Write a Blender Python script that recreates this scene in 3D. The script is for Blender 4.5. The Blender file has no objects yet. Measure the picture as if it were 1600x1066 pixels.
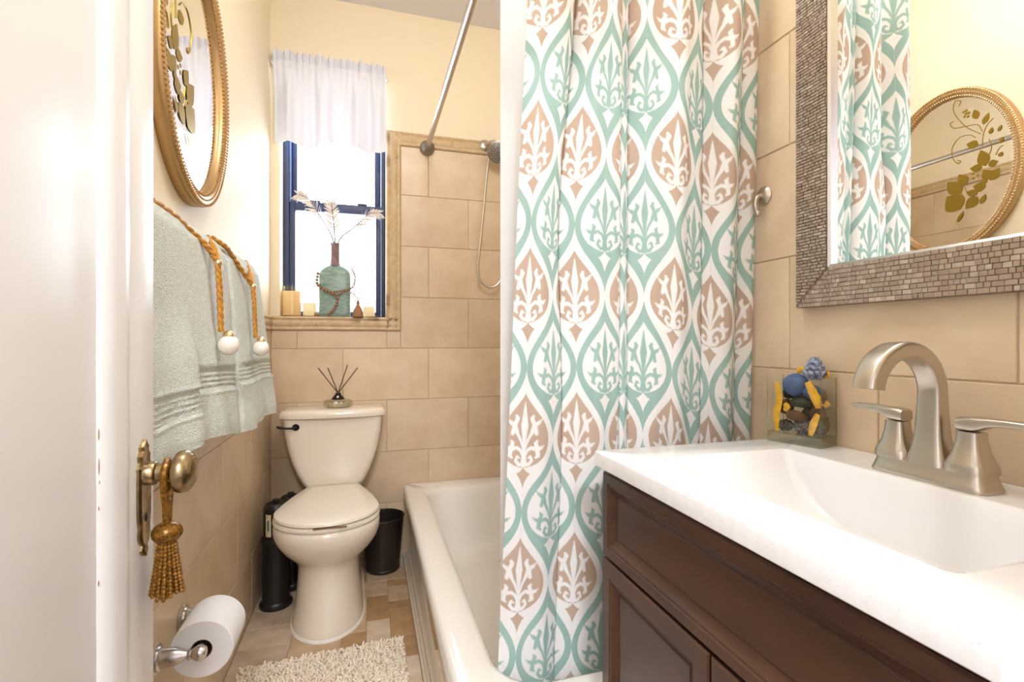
import bpy, math, random
from mathutils import Vector, Matrix
random.seed(7)
PI = math.pi
scene = bpy.context.scene
COL = scene.collection

# ------------------------------------------------------------------ camera
H = 1.05
cam_d = bpy.data.cameras.new('camera')
cam_d.sensor_width = 36.0
cam_d.lens = 36.0 * 770.0 / 1600.0
cam_d.clip_start = 0.02
cam = bpy.data.objects.new('camera', cam_d)
COL.objects.link(cam)
cam.location = (0, 0, H)
cam.rotation_euler = (PI / 2, 0, -math.atan(225.0 / 770.0))
scene.camera = cam

# ------------------------------------------------------------------ world / light / exposure
world = bpy.data.worlds.new('world')
scene.world = world
world.use_nodes = True
world.node_tree.nodes['Background'].inputs[0].default_value = (0.76, 0.87, 1.0, 1)
world.node_tree.nodes['Background'].inputs[1].default_value = 6.0

def lamp(name, kind, loc, power, color, size, rot=(0, 0, 0), size_y=None):
    d = bpy.data.lights.new(name, kind)
    d.energy = power
    d.color = color
    if kind == 'AREA':
        d.shape = 'RECTANGLE' if size_y else 'DISK'
        d.size = size
        if size_y:
            d.size_y = size_y
    else:
        d.shadow_soft_size = size
    o = bpy.data.objects.new(name, d)
    o.location = loc
    o.rotation_euler = rot
    COL.objects.link(o)
    return o

lamp('ceiling_lamp', 'POINT', (0.24, 0.92, 2.43), 12.0, (0.97, 0.985, 1.0), 0.13)
lamp('hall_fill_lamp', 'AREA', (-0.05, -1.45, 2.60), 43.0, (0.94, 0.97, 1.0), 0.5)  # unseen fill added behind the camera, lights the room through the doorway
portal = lamp('window_portal', 'AREA', (-0.153, 2.66, 1.73), 1.0, (1, 1, 1), 0.47, (-PI / 2, 0, 0), 1.13)
portal.data.cycles.is_portal = True
for ly in (0.34, 0.54, 0.74):
    lamp('vanity_bulb', 'POINT', (0.79, ly, 2.17), 0.40, (1.0, 0.97, 0.93), 0.05)

vs = scene.view_settings
vs.view_transform = 'Standard'
vs.look = 'None'
vs.gamma = 1.0
vs.use_curve_mapping = False
vs.exposure = 0.90
scene.cycles.max_bounces = 8
scene.cycles.diffuse_bounces = 4
scene.cycles.glossy_bounces = 4
scene.cycles.transparent_max_bounces = 10
scene.cycles.sample_clamp_indirect = 8.0

# ------------------------------------------------------------------ node helpers
def srgb(r, g, b):
    def f(c):
        c /= 255.0
        return c / 12.92 if c <= 0.04045 else ((c + 0.055) / 1.055) ** 2.4
    return (f(r), f(g), f(b), 1.0)

def mix_rgb(nt, fac, a, b):
    n = nt.nodes.new('ShaderNodeMix')
    n.data_type = 'RGBA'
    for sock, val in ((n.inputs[0], fac), (n.inputs[6], a), (n.inputs[7], b)):
        if isinstance(val, bpy.types.NodeSocket):
            nt.links.new(val, sock)
        else:
            sock.default_value = val
    return n.outputs[2]

def noise(nt, scale, detail=3.0, rough=0.55, vec='Object', stretch=None):
    tc = nt.nodes.new('ShaderNodeTexCoord')
    src = tc.outputs[vec]
    if stretch:
        mp = nt.nodes.new('ShaderNodeMapping')
        mp.inputs['Scale'].default_value = stretch
        nt.links.new(src, mp.inputs[0])
        src = mp.outputs[0]
    n = nt.nodes.new('ShaderNodeTexNoise')
    n.inputs['Scale'].default_value = scale
    n.inputs['Detail'].default_value = detail
    n.inputs['Roughness'].default_value = rough
    nt.links.new(src, n.inputs['Vector'])
    return n.outputs[0]

def ramp(nt, fac, p0, p1):
    n = nt.nodes.new('ShaderNodeMapRange')
    n.inputs[1].default_value = p0
    n.inputs[2].default_value = p1
    nt.links.new(fac, n.inputs[0])
    return n.outputs[0]

def bump(nt, height, strength, dist, bsdf):
    b = nt.nodes.new('ShaderNodeBump')
    b.inputs['Strength'].default_value = strength
    b.inputs['Distance'].default_value = dist
    nt.links.new(height, b.inputs['Height'])
    nt.links.new(b.outputs[0], bsdf.inputs['Normal'])

def pmat(name, color, rough=0.5, metal=0.0, color2=None, nscale=8.0, stretch=None, nrange=(0.35, 0.65),
         bscale=None, bstr=0.2, bdist=0.002, rand=0.0, spec=None, coat=0.0, bstretch=None):
    m = bpy.data.materials.new(name)
    m.use_nodes = True
    nt = m.node_tree
    p = nt.nodes['Principled BSDF']
    p.inputs['Roughness'].default_value = rough
    p.inputs['Metallic'].default_value = metal
    if spec is not None:
        p.inputs['Specular IOR Level'].default_value = spec
    if coat:
        p.inputs['Coat Weight'].default_value = coat
        p.inputs['Coat Roughness'].default_value = 0.08
    c = None
    if color2 is not None:
        c = mix_rgb(nt, ramp(nt, noise(nt, nscale, 4.0, stretch=stretch), *nrange), color, color2)
    if rand > 0:
        oi = nt.nodes.new('ShaderNodeObjectInfo')
        hs = nt.nodes.new('ShaderNodeHueSaturation')
        r = nt.nodes.new('ShaderNodeMapRange')
        r.inputs[3].default_value = 1 - rand
        r.inputs[4].default_value = 1 + rand
        nt.links.new(oi.outputs['Random'], r.inputs[0])
        nt.links.new(r.outputs[0], hs.inputs['Value'])
        if c is not None:
            nt.links.new(c, hs.inputs['Color'])
        else:
            hs.inputs['Color'].default_value = color
        c = hs.outputs[0]
    if c is not None:
        nt.links.new(c, p.inputs['Base Color'])
    else:
        p.inputs['Base Color'].default_value = color
    if bscale:
        bump(nt, noise(nt, bscale, 3.0, stretch=bstretch), bstr, bdist, p)
    return m

def glass_mat(name, tint, gloss=0.10, rough=0.03):
    """clear thin glass: see-through with a fresnel sheen"""
    m = bpy.data.materials.new(name)
    m.use_nodes = True
    nt = m.node_tree
    nt.nodes.remove(nt.nodes['Principled BSDF'])
    out = nt.nodes['Material Output']
    tr = nt.nodes.new('ShaderNodeBsdfTransparent')
    tr.inputs[0].default_value = tint
    gl = nt.nodes.new('ShaderNodeBsdfGlossy')
    gl.inputs['Roughness'].default_value = rough
    fr = nt.nodes.new('ShaderNodeFresnel')
    fr.inputs[0].default_value = 1.45
    ad = nt.nodes.new('ShaderNodeMath')
    ad.operation = 'MULTIPLY_ADD'
    ad.inputs[1].default_value = 0.8
    ad.inputs[2].default_value = gloss
    nt.links.new(fr.outputs[0], ad.inputs[0])
    mx = nt.nodes.new('ShaderNodeMixShader')
    geo = nt.nodes.new('ShaderNodeNewGeometry')
    bf = nt.nodes.new('ShaderNodeMath')
    bf.operation = 'SUBTRACT'
    bf.inputs[0].default_value = 1.0
    nt.links.new(geo.outputs['Backfacing'], bf.inputs[1])
    ml = nt.nodes.new('ShaderNodeMath')
    ml.operation = 'MULTIPLY'
    nt.links.new(ad.outputs[0], ml.inputs[0])
    nt.links.new(bf.outputs[0], ml.inputs[1])
    nt.links.new(ml.outputs[0], mx.inputs[0])
    nt.links.new(tr.outputs[0], mx.inputs[1])
    nt.links.new(gl.outputs[0], mx.inputs[2])
    nt.links.new(mx.outputs[0], out.inputs[0])
    return m

def cloth_mat(name, color, transl=0.3, bscale=None, bstr=0.3, bdist=0.001, see=0.0):
    m = bpy.data.materials.new(name)
    m.use_nodes = True
    nt = m.node_tree
    nt.nodes.remove(nt.nodes['Principled BSDF'])
    out = nt.nodes['Material Output']
    df = nt.nodes.new('ShaderNodeBsdfDiffuse')
    tl = nt.nodes.new('ShaderNodeBsdfTranslucent')
    df.inputs[0].default_value = color
    tl.inputs[0].default_value = color
    mx = nt.nodes.new('ShaderNodeMixShader')
    mx.inputs[0].default_value = transl
    nt.links.new(df.outputs[0], mx.inputs[1])
    nt.links.new(tl.outputs[0], mx.inputs[2])
    sh = mx.outputs[0]
    if see > 0:
        tp = nt.nodes.new('ShaderNodeBsdfTransparent')
        m2 = nt.nodes.new('ShaderNodeMixShader')
        m2.inputs[0].default_value = see
        nt.links.new(sh, m2.inputs[1])
        nt.links.new(tp.outputs[0], m2.inputs[2])
        sh = m2.outputs[0]
    nt.links.new(sh, out.inputs[0])
    if bscale:
        b = nt.nodes.new('ShaderNodeBump')
        b.inputs['Strength'].default_value = bstr
        b.inputs['Distance'].default_value = bdist
        nt.links.new(noise(nt, bscale, 2.0), b.inputs['Height'])
        nt.links.new(b.outputs[0], df.inputs['Normal'])
    return m

# ------------------------------------------------------------------ curtain print (ogee lattice, fleur motif)
def curtain_mat():
    m = bpy.data.materials.new('ogee_print_fabric')
    m.use_nodes = True
    nt = m.node_tree
    nt.nodes.remove(nt.nodes['Principled BSDF'])
    out = nt.nodes['Material Output']
    L = nt.links

    def mth(op, a, b=None, c=None, clamp=False):
        n = nt.nodes.new('ShaderNodeMath')
        n.operation = op
        n.use_clamp = clamp
        for i, v in enumerate((a, b, c)):
            if v is None:
                continue
            if isinstance(v, bpy.types.NodeSocket):
                L.new(v, n.inputs[i])
            else:
                n.inputs[i].default_value = v
        return n.outputs[0]

    def vmth(op, a, b=None, scale=None):
        n = nt.nodes.new('ShaderNodeVectorMath')
        n.operation = op
        for i, v in enumerate((a, b)):
            if v is None:
                continue
            if isinstance(v, bpy.types.NodeSocket):
                L.new(v, n.inputs[i])
            else:
                n.inputs[i].default_value = v
        if scale is not None:
            L.new(scale, n.inputs['Scale'])
        return n.outputs['Value'] if op in ('DOT_PRODUCT', 'LENGTH', 'DISTANCE') else n.outputs['Vector']

    uv = nt.nodes.new('ShaderNodeUVMap')
    uv.uv_map = 'print'
    sep = nt.nodes.new('ShaderNodeSeparateXYZ')
    L.new(uv.outputs[0], sep.inputs[0])
    # woven jitter, vertical streaks
    mp = nt.nodes.new('ShaderNodeMapping')
    mp.inputs['Scale'].default_value = (900.0, 60.0, 1.0)
    L.new(uv.outputs[0], mp.inputs[0])
    nz = nt.nodes.new('ShaderNodeTexNoise')
    nz.inputs['Scale'].default_value = 1.0
    nz.inputs['Detail'].default_value = 1.0
    L.new(mp.outputs[0], nz.inputs['Vector'])
    jit = mth('MULTIPLY', mth('SUBTRACT', nz.outputs[0], 0.5), 0.030)
    a = sep.outputs[0]
    b = mth('ADD', sep.outputs[1], jit)

    def wrap(v):
        return mth('SUBTRACT', v, mth('ROUND', v))
    xb, yb = wrap(a), wrap(b)
    xt, yt = wrap(mth('ADD', a, 0.5)), wrap(mth('ADD', b, 0.5))
    # ogee outline: half width 0.25(1+cos) leaning towards a long tail
    lim = mth('MULTIPLY_ADD', mth('COSINE', mth('MULTIPLY', yb, 2 * PI)), 0.25, 0.25)
    inb = mth('LESS_THAN', mth('ABSOLUTE', xb), lim)
    mx = nt.nodes.new('ShaderNodeMix'); mx.data_type = 'FLOAT'
    L.new(inb, mx.inputs[0]); L.new(xt, mx.inputs[2]); L.new(xb, mx.inputs[3])
    my = nt.nodes.new('ShaderNodeMix'); my.data_type = 'FLOAT'
    L.new(inb, my.inputs[0]); L.new(yt, my.inputs[2]); L.new(yb, my.inputs[3])
    X = mth('MULTIPLY', mth('ABSOLUTE', mx.outputs[0]), 0.42)
    Y = my.outputs[0]
    # onion
    up = mth('MULTIPLY_ADD', mth('COSINE', mth('MULTIPLY', mth('MINIMUM', Y, 0.325), PI / 0.325)), 0.5, 0.5)
    wup = mth('MULTIPLY', mth('POWER', mth('MAXIMUM', up, 0.0), 0.62), 0.168)
    dn = mth('SUBTRACT', 1.0, mth('POWER', mth('MINIMUM', mth('DIVIDE', mth('ABSOLUTE', mth('MINIMUM', Y, 0.0)), 0.19), 1.0), 2.0))
    wdn = mth('MULTIPLY', mth('POWER', mth('MAXIMUM', dn, 0.0), 0.55), 0.168)
    isup = mth('GREATER_THAN', Y, 0.0)
    wsel = nt.nodes.new('ShaderNodeMix'); wsel.data_type = 'FLOAT'
    L.new(isup, wsel.inputs[0]); L.new(wdn, wsel.inputs[2]); L.new(wup, wsel.inputs[3])
    onion = mth('LESS_THAN', mth('ADD', X, mth('MULTIPLY', jit, 0.25)), wsel.outputs[0])
    # fleur
    comb = nt.nodes.new('ShaderNodeCombineXYZ')
    L.new(X, comb.inputs[0]); L.new(Y, comb.inputs[1])
    P = comb.outputs[0]

    def capsule(ax, ay, bx, by, r0, r1):
        ba = (bx - ax, by - ay, 0.0)
        k = 1.0 / (ba[0] ** 2 + ba[1] ** 2)
        pa = vmth('SUBTRACT', P, (ax, ay, 0.0))
        h = mth('MULTIPLY', vmth('DOT_PRODUCT', pa, ba), k, clamp=True)
        ln = vmth('LENGTH', vmth('SUBTRACT', pa, vmth('SCALE', ba, scale=h)))
        return mth('SUBTRACT', ln, mth('MULTIPLY_ADD', h, (r1 - r0) * 1.2, r0 * 1.2))
    caps = [
        (0, 0.105, 0, 0.262, 0.021, 0.002), (0, 0.105, 0, -0.04, 0.021, 0.006), (0, -0.04, 0, -0.165, 0.006, 0.019),
        (0.0, -0.075, 0.024, 0.0, 0.006, 0.007), (0.024, 0.0, 0.052, 0.055, 0.007, 0.009), (0.052, 0.055, 0.068, 0.105, 0.011, 0.013),
        (0.066, 0.108, 0.050, 0.150, 0.011, 0.012), (0.050, 0.150, 0.057, 0.168, 0.011, 0.008), (0.068, 0.105, 0.094, 0.125, 0.014, 0.010), (0.094, 0.125, 0.116, 0.150, 0.009, 0.002), (0.072, 0.09, 0.080, 0.048, 0.011, 0.010),
        (0.0, -0.125, 0.022, -0.07, 0.008, 0.009), (0.022, -0.07, 0.052, -0.05, 0.009, 0.010), (0.052, -0.05, 0.088, -0.06, 0.010, 0.014),
        (0.088, -0.058, 0.078, -0.018, 0.012, 0.010), (0.078, -0.018, 0.086, -0.004, 0.009, 0.006), (0.088, -0.06, 0.112, -0.050, 0.014, 0.010), (0.112, -0.050, 0.134, -0.034, 0.008, 0.002), (0.090, -0.065, 0.094, -0.105, 0.011, 0.011), (0.094, -0.105, 0.080, -0.118, 0.009, 0.006),
        (0.0, -0.165, 0.034, -0.168, 0.015, 0.010), (0.034, -0.168, 0.056, -0.140, 0.010, 0.008), (0.056, -0.140, 0.046, -0.112, 0.008, 0.008), (0.046, -0.112, 0.030, -0.122, 0.007, 0.004),
    ]
    d = None
    for cp in caps:
        v = capsule(*cp)
        d = v if d is None else mth('MINIMUM', d, v)
    fleur = mth('MULTIPLY_ADD', d, -130.0, 0.5, clamp=True)
    # diamond under the onion
    yd = mth('SUBTRACT', Y, -0.232)
    slope = nt.nodes.new('ShaderNodeMix'); slope.data_type = 'FLOAT'
    L.new(mth('GREATER_THAN', yd, 0.0), slope.inputs[0])
    L.new(mth('DIVIDE', mth('ABSOLUTE', yd), 0.10), slope.inputs[2])
    L.new(mth('DIVIDE', mth('ABSOLUTE', yd), 0.045), slope.inputs[3])
    dia = mth('LESS_THAN', mth('ADD', mth('POWER', mth('DIVIDE', X, 0.05), 0.8), mth('POWER', slope.outputs[0], 0.8)), 1.0)
    fig = mth('MAXIMUM', mth('MULTIPLY', onion, mth('SUBTRACT', 1.0, fleur)), dia)
    white = srgb(246, 245, 243)
    nv = noise(nt, 9.0, 2.0)
    brown = mix_rgb(nt, nv, srgb(192, 168, 148), srgb(206, 184, 166))
    teal = mix_rgb(nt, nv, srgb(150, 184, 175), srgb(176, 204, 196))
    cb = mix_rgb(nt, fig, white, brown)
    ct = mix_rgb(nt, fig, teal, white)
    col = mix_rgb(nt, inb, ct, cb)
    df = nt.nodes.new('ShaderNodeBsdfDiffuse')
    tl = nt.nodes.new('ShaderNodeBsdfTranslucent')
    L.new(col, df.inputs[0]); L.new(col, tl.inputs[0])
    ms = nt.nodes.new('ShaderNodeMixShader')
    ms.inputs[0].default_value = 0.12
    L.new(df.outputs[0], ms.inputs[1]); L.new(tl.outputs[0], ms.inputs[2])
    L.new(ms.outputs[0], out.inputs[0])
    return m

# ------------------------------------------------------------------ materials
M = {}
M['paint'] = pmat('cream_paint', srgb(243, 228, 198), 0.55, bscale=60, bstr=0.08)
M['ceil'] = pmat('ceiling_paint', srgb(232, 228, 232), 0.7, bscale=40, bstr=0.05)
M['white_paint'] = pmat('white_gloss_paint', srgb(240, 238, 236), 0.32, bscale=14, bstr=0.12, bdist=0.003, bstretch=(1, 1, 0.25))
M['tile'] = pmat('beige_tile', srgb(225, 202, 170), 0.34, color2=srgb(213, 187, 153), nscale=7, rand=0.05, bscale=30, bstr=0.05)
M['grout'] = pmat('grout', srgb(202, 178, 146), 0.8)
M['border'] = pmat('border_tile', srgb(218, 192, 154), 0.42, color2=srgb(204, 174, 134), nscale=40, bscale=170, bstr=0.5, bdist=0.003)
M['floor_light'] = pmat('floor_stone_light', srgb(218, 199, 174), 0.35, color2=srgb(200, 177, 148), nscale=16, rand=0.08)
M['floor_mid'] = pmat('floor_stone_tan', srgb(202, 176, 144), 0.35, color2=srgb(184, 155, 120), nscale=16, rand=0.08)
M['floor_brown'] = pmat('floor_stone_brown', srgb(178, 144, 104), 0.35, color2=srgb(160, 124, 84), nscale=18, rand=0.06)
M['floor_grout'] = pmat('floor_grout', srgb(176, 150, 120), 0.8)
M['porcelain'] = pmat('biscuit_porcelain', srgb(236, 225, 207), 0.12, coat=0.3)
M['seat'] = pmat('biscuit_plastic', srgb(238, 228, 211), 0.22)
M['tub'] = pmat('tub_enamel', srgb(240, 235, 226), 0.14, coat=0.3)
M['caulk'] = pmat('white_caulk', srgb(236, 230, 220), 0.5)
M['polished'] = pmat('polished_panel', (0.86, 0.82, 0.75, 1), 0.05, 1.0)
M['ridged'] = pmat('ridged_moulding', srgb(224, 210, 190), 0.22)
M['nickel'] = pmat('brushed_nickel', (0.56, 0.51, 0.44, 1), 0.30, 1.0, bscale=220, bstr=0.03, bstretch=(1, 1, 0.1))
M['steel'] = pmat('brushed_steel', (0.60, 0.58, 0.56, 1), 0.27, 1.0)
M['dark_steel'] = pmat('aged_steel', (0.30, 0.28, 0.27, 1), 0.35, 1.0)
M['brass'] = pmat('aged_brass', (0.44, 0.34, 0.18, 1), 0.30, 1.0, color2=(0.24, 0.18, 0.10, 1), nscale=60, bscale=90, bstr=0.25)
M['gold'] = pmat('gold_paint', srgb(190, 156, 108), 0.33, 0.7, bscale=80, bstr=0.15)
M['leaf_gold'] = pmat('etched_gold', srgb(158, 132, 50), 0.4, 0.75)
M['mirror'] = pmat('silvered_glass', (0.93, 0.93, 0.92, 1), 0.0, 1.0)
M['wood'] = pmat('espresso_wood', srgb(80, 50, 34), 0.34, color2=srgb(62, 38, 26), nscale=14, stretch=(1, 0.35, 1), bscale=60, bstr=0.04)
M['wood_gap'] = pmat('cabinet_carcass', srgb(58, 34, 26), 0.6)
M['counter'] = pmat('cultured_marble', srgb(244, 243, 242), 0.16, color2=srgb(238, 236, 234), nscale=50, coat=0.2)
M['basin'] = pmat('cultured_marble_basin', srgb(244, 243, 242), 0.16, coat=0.2)
M['mosaic_a'] = pmat('mosaic_taupe', srgb(176, 158, 142), 0.3, 0.5, rand=0.07)
M['mosaic_b'] = pmat('mosaic_grey', srgb(164, 146, 130), 0.35, 0.5)
M['mosaic_c'] = pmat('mosaic_pale', srgb(198, 184, 170), 0.25, 0.5)
M['mosaic_bed'] = pmat('mosaic_bed', srgb(134, 116, 100), 0.6, 0.2)
M['towel'] = pmat('sage_terry', srgb(236, 239, 231), 0.95, color2=srgb(222, 228, 218), nscale=120, bscale=340, bstr=1.0, bdist=0.005, spec=0.1)
M['cord'] = pmat('gold_cord', srgb(206, 146, 44), 0.55, color2=srgb(176, 116, 28), nscale=200, bscale=400, bstr=0.6, bdist=0.002)
M['pearl'] = pmat('pearl', srgb(240, 232, 220), 0.18, coat=0.6)
M['gold_bead'] = pmat('polished_gold', (0.85, 0.64, 0.40, 1), 0.18, 1.0)
M['tassel'] = pmat('beaded_tassel', srgb(156, 106, 30), 0.3, 0.4, color2=srgb(84, 52, 12), nscale=260)
M['paper'] = pmat('tissue_paper', srgb(246, 246, 246), 0.95, bscale=180, bstr=0.1)
M['card'] = pmat('brown_card', srgb(120, 92, 66), 0.9)
M['black'] = pmat('black_plastic', srgb(30, 26, 26), 0.38)
M['black_bin'] = pmat('dark_bronze_metal', srgb(48, 38, 34), 0.35, 0.3)
M['black_metal'] = pmat('oiled_bronze', srgb(36, 30, 28), 0.3, 0.6)
M['label_y'] = pmat('label_yellow', srgb(222, 196, 120), 0.5, color2=srgb(240, 232, 210), nscale=60)
M['label_c'] = pmat('label_print', srgb(120, 130, 130), 0.5)
M['rug'] = pmat('cream_shag', srgb(250, 239, 222), 0.95, color2=srgb(240, 224, 202), nscale=30, spec=0.05)
M['rug_back'] = pmat('rug_backing', srgb(214, 192, 164), 0.95)
M['navy'] = pmat('navy_frame', srgb(46, 58, 92), 0.4)
M['navy2'] = pmat('blue_track', srgb(84, 104, 150), 0.4)
M['pane'] = glass_mat('window_pane', (0.98, 0.99, 1, 1), 0.02)
M['sheer'] = cloth_mat('white_voile', srgb(236, 236, 244), 0.04)
M['liner'] = cloth_mat('white_liner', srgb(246, 245, 244), 0.40)
M['curtain'] = curtain_mat()
M['clear'] = glass_mat('clear_glass', (0.985, 0.99, 0.975, 1), 0.045)
M['thick'] = glass_mat('thick_glass', (0.80, 0.81, 0.71, 1), 0.16, 0.06)
M['teal_glass'] = pmat('teal_mercury_glass', srgb(156, 176, 166), 0.22, 0.0, color2=srgb(122, 152, 142), nscale=30, stretch=(1, 1, 3), bscale=40, bstr=0.3)
M['mauve'] = pmat('mauve_wrap', srgb(148, 116, 116), 0.5, color2=srgb(120, 92, 94), nscale=60)
M['wax'] = cloth_mat('cream_wax', srgb(250, 236, 210), 0.5)
M['amber_glass'] = glass_mat('amber_glass', (0.98, 0.93, 0.84, 1), 0.05)
M['bead'] = pmat('wooden_bead', srgb(156, 118, 84), 0.45)
M['twine'] = pmat('jute_twine', srgb(164, 120, 88), 0.9, bscale=300, bstr=0.5)
M['frond'] = pmat('bleached_frond', srgb(222, 210, 200), 0.8)
M['frond_stem'] = pmat('frond_stem', srgb(150, 134, 132), 0.8)
M['reed'] = pmat('dark_reed', srgb(70, 54, 42), 0.8)
M['yellow'] = pmat('dyed_yellow_petal', srgb(238, 188, 60), 0.7, color2=srgb(214, 156, 38), nscale=60)
M['blue'] = pmat('dyed_blue_pod', srgb(78, 104, 150), 0.6, color2=srgb(60, 84, 128), nscale=40)
M['bluegrey'] = pmat('frosted_blue_flower', srgb(176, 184, 204), 0.7, color2=srgb(84, 92, 124), nscale=120, bscale=160, bstr=0.8, bdist=0.004)
M['pod'] = pmat('brown_pod', srgb(116, 82, 50), 0.7, color2=srgb(70, 48, 32), nscale=60, bscale=120, bstr=0.5)
M['darkleaf'] = pmat('dark_green_leaf', srgb(52, 62, 48), 0.7)
M['cone'] = pmat('grey_cone', srgb(122, 112, 104), 0.8, color2=srgb(56, 48, 44), nscale=140, bscale=180, bstr=0.9, bdist=0.004)

# ------------------------------------------------------------------ geometry collector
class G:
    def __init__(s):
        s.v, s.f, s.m, s.cur = [], [], [], 0

    def add(s, vs, fs):
        o = len(s.v)
        s.v += [tuple(p) for p in vs]
        for f in fs:
            s.f.append(tuple(i + o for i in f))
            s.m.append(s.cur)
        return s

    def box(s, x0, x1, y0, y1, z0, z1):
        v = [(x0, y0, z0), (x1, y0, z0), (x1, y1, z0), (x0, y1, z0), (x0, y0, z1), (x1, y0, z1), (x1, y1, z1), (x0, y1, z1)]
        return s.add(v, [(0, 3, 2, 1), (4, 5, 6, 7), (0, 1, 5, 4), (1, 2, 6, 5), (2, 3, 7, 6), (3, 0, 4, 7)])

    def cbox(s, x0, x1, y0, y1, z0, z1, c=0.003, seg=2):
        """box with rounded edges (rounded in plan and at top / bottom)"""
        rings = []
        for k in range(seg + 1):
            a = PI / 2 * k / seg
            i = c * (1 - math.sin(a)); z = z0 + c * (1 - math.cos(a))
            rings.append([(p[0], p[1], z) for p in rrect(x0 + i, x1 - i, y0 + i, y1 - i, max(c - i, 1e-4), seg)])
        for k in range(seg + 1):
            a = PI / 2 * k / seg
            i = c * (1 - math.cos(a)); z = z1 - c + c * math.sin(a)
            rings.append([(p[0], p[1], z) for p in rrect(x0 + i, x1 - i, y0 + i, y1 - i, max(c - i, 1e-4), seg)])
        return s.loft(rings, True, True)

    def loft(s, rings, cap0=False, cap1=False, closed=True):
        n = len(rings[0])
        v = [p for r in rings for p in r]
        f = []
        for j in range(len(rings) - 1):
            for i in range(n if closed else n - 1):
                k = (i + 1) % n
                f.append((j * n + i, j * n + k, (j + 1) * n + k, (j + 1) * n + i))
        if cap0:
            f.append(tuple(range(n))[::-1])
        if cap1:
            f.append(tuple((len(rings) - 1) * n + i for i in range(n)))
        return s.add(v, f)

    def lathe(s, c, prof, n=24, axis='Z', cap0=True, cap1=True, sq=1.0):
        """prof = [(radius, height)...] around an axis through c; axis may be a vector"""
        if isinstance(axis, str):
            ax = {'X': Vector((1, 0, 0)), 'Y': Vector((0, 1, 0)), 'Z': Vector((0, 0, 1))}[axis]
        else:
            ax = Vector(axis).normalized()
        q = ax.to_track_quat('Z', 'Y') if abs(ax.z) < 0.999 else Matrix.Identity(3).to_quaternion()
        c = Vector(c)
        rings = []
        for r, h in prof:
            rings.append([c + q @ Vector((r * math.cos(2 * PI * i / n), r * sq * math.sin(2 * PI * i / n), h)) for i in range(n)])
        return s.loft(rings, cap0, cap1)

    def tube(s, path, r, n=10, caps=True, flat=None):
        path = [Vector(p) for p in path]
        m = len(path)
        rs = r if isinstance(r, (list, tuple)) else [r] * m
        t0 = (path[1] - path[0]).normalized()
        up = Vector((0, 0, 1)) if abs(t0.z) < 0.9 else Vector((0, 1, 0))
        nrm = (up - t0 * up.dot(t0)).normalized()
        rings = []
        for i in range(m):
            t = (path[min(i + 1, m - 1)] - path[max(i - 1, 0)]).normalized()
            nrm = (nrm - t * nrm.dot(t)).normalized()
            bi = t.cross(nrm)
            k = flat if flat else 1.0
            rings.append([path[i] + nrm * (rs[i] * math.cos(2 * PI * j / n)) + bi * (rs[i] * k * math.sin(2 * PI * j / n)) for j in range(n)])
        return s.loft(rings, caps, caps)

    def ball(s, c, r, n=12, m=8, sc=(1, 1, 1), rot=None, wob=None):
        c = Vector(c)
        rings = []
        for j in range(m + 1):
            th = PI * (j + 0.02) / (m + 0.04)
            ring = []
            for i in range(n):
                p = Vector((math.sin(th) * math.cos(2 * PI * i / n), math.sin(th) * math.sin(2 * PI * i / n), -math.cos(th)))
                k = wob(p) if wob else 1.0
                p = Vector((p.x * sc[0], p.y * sc[1], p.z * sc[2])) * r * k
                if rot:
                    p = rot @ p
                ring.append(c + p)
            rings.append(ring)
        return s.loft(rings, True, True)

def rrect(x0, x1, y0, y1, r, seg=4):
    pts = []
    for cx, cy, a0 in ((x1 - r, y1 - r, 0), (x0 + r, y1 - r, PI / 2), (x0 + r, y0 + r, PI), (x1 - r, y0 + r, 1.5 * PI)):
        for k in range(seg + 1):
            a = a0 + PI / 2 * k / seg
            pts.append((cx + r * math.cos(a), cy + r * math.sin(a)))
    return pts

def smooth_path(pts, per=8):
    """Catmull-Rom through pts"""
    P = [Vector(p) for p in pts]
    P = [P[0] * 2 - P[1]] + P + [P[-1] * 2 - P[-2]]
    out = []
    for i in range(1, len(P) - 2):
        for k in range(per):
            t = k / per
            a, b, c, d = P[i - 1], P[i], P[i + 1], P[i + 2]
            out.append(0.5 * ((2 * b) + (c - a) * t + (2 * a - 5 * b + 4 * c - d) * t * t + (3 * b - a - 3 * c + d) * t ** 3))
    out.append(P[-2])
    return out

OFF = {}
def _root_off(o):
    return OFF[o.name]

def props(o, label=None, cat=None, group=None, kind=None):
    if label: o['label'] = label
    if cat: o['category'] = cat
    if group: o['group'] = group
    if kind: o['kind'] = kind
    return o

def thing(name, label, cat, loc, group=None, kind=None):
    o = bpy.data.objects.new(name, None)
    o.empty_display_size = 0.05
    o.location = loc
    COL.objects.link(o)
    OFF[o.name] = Vector(loc)
    return props(o, label, cat, group, kind)

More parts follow.
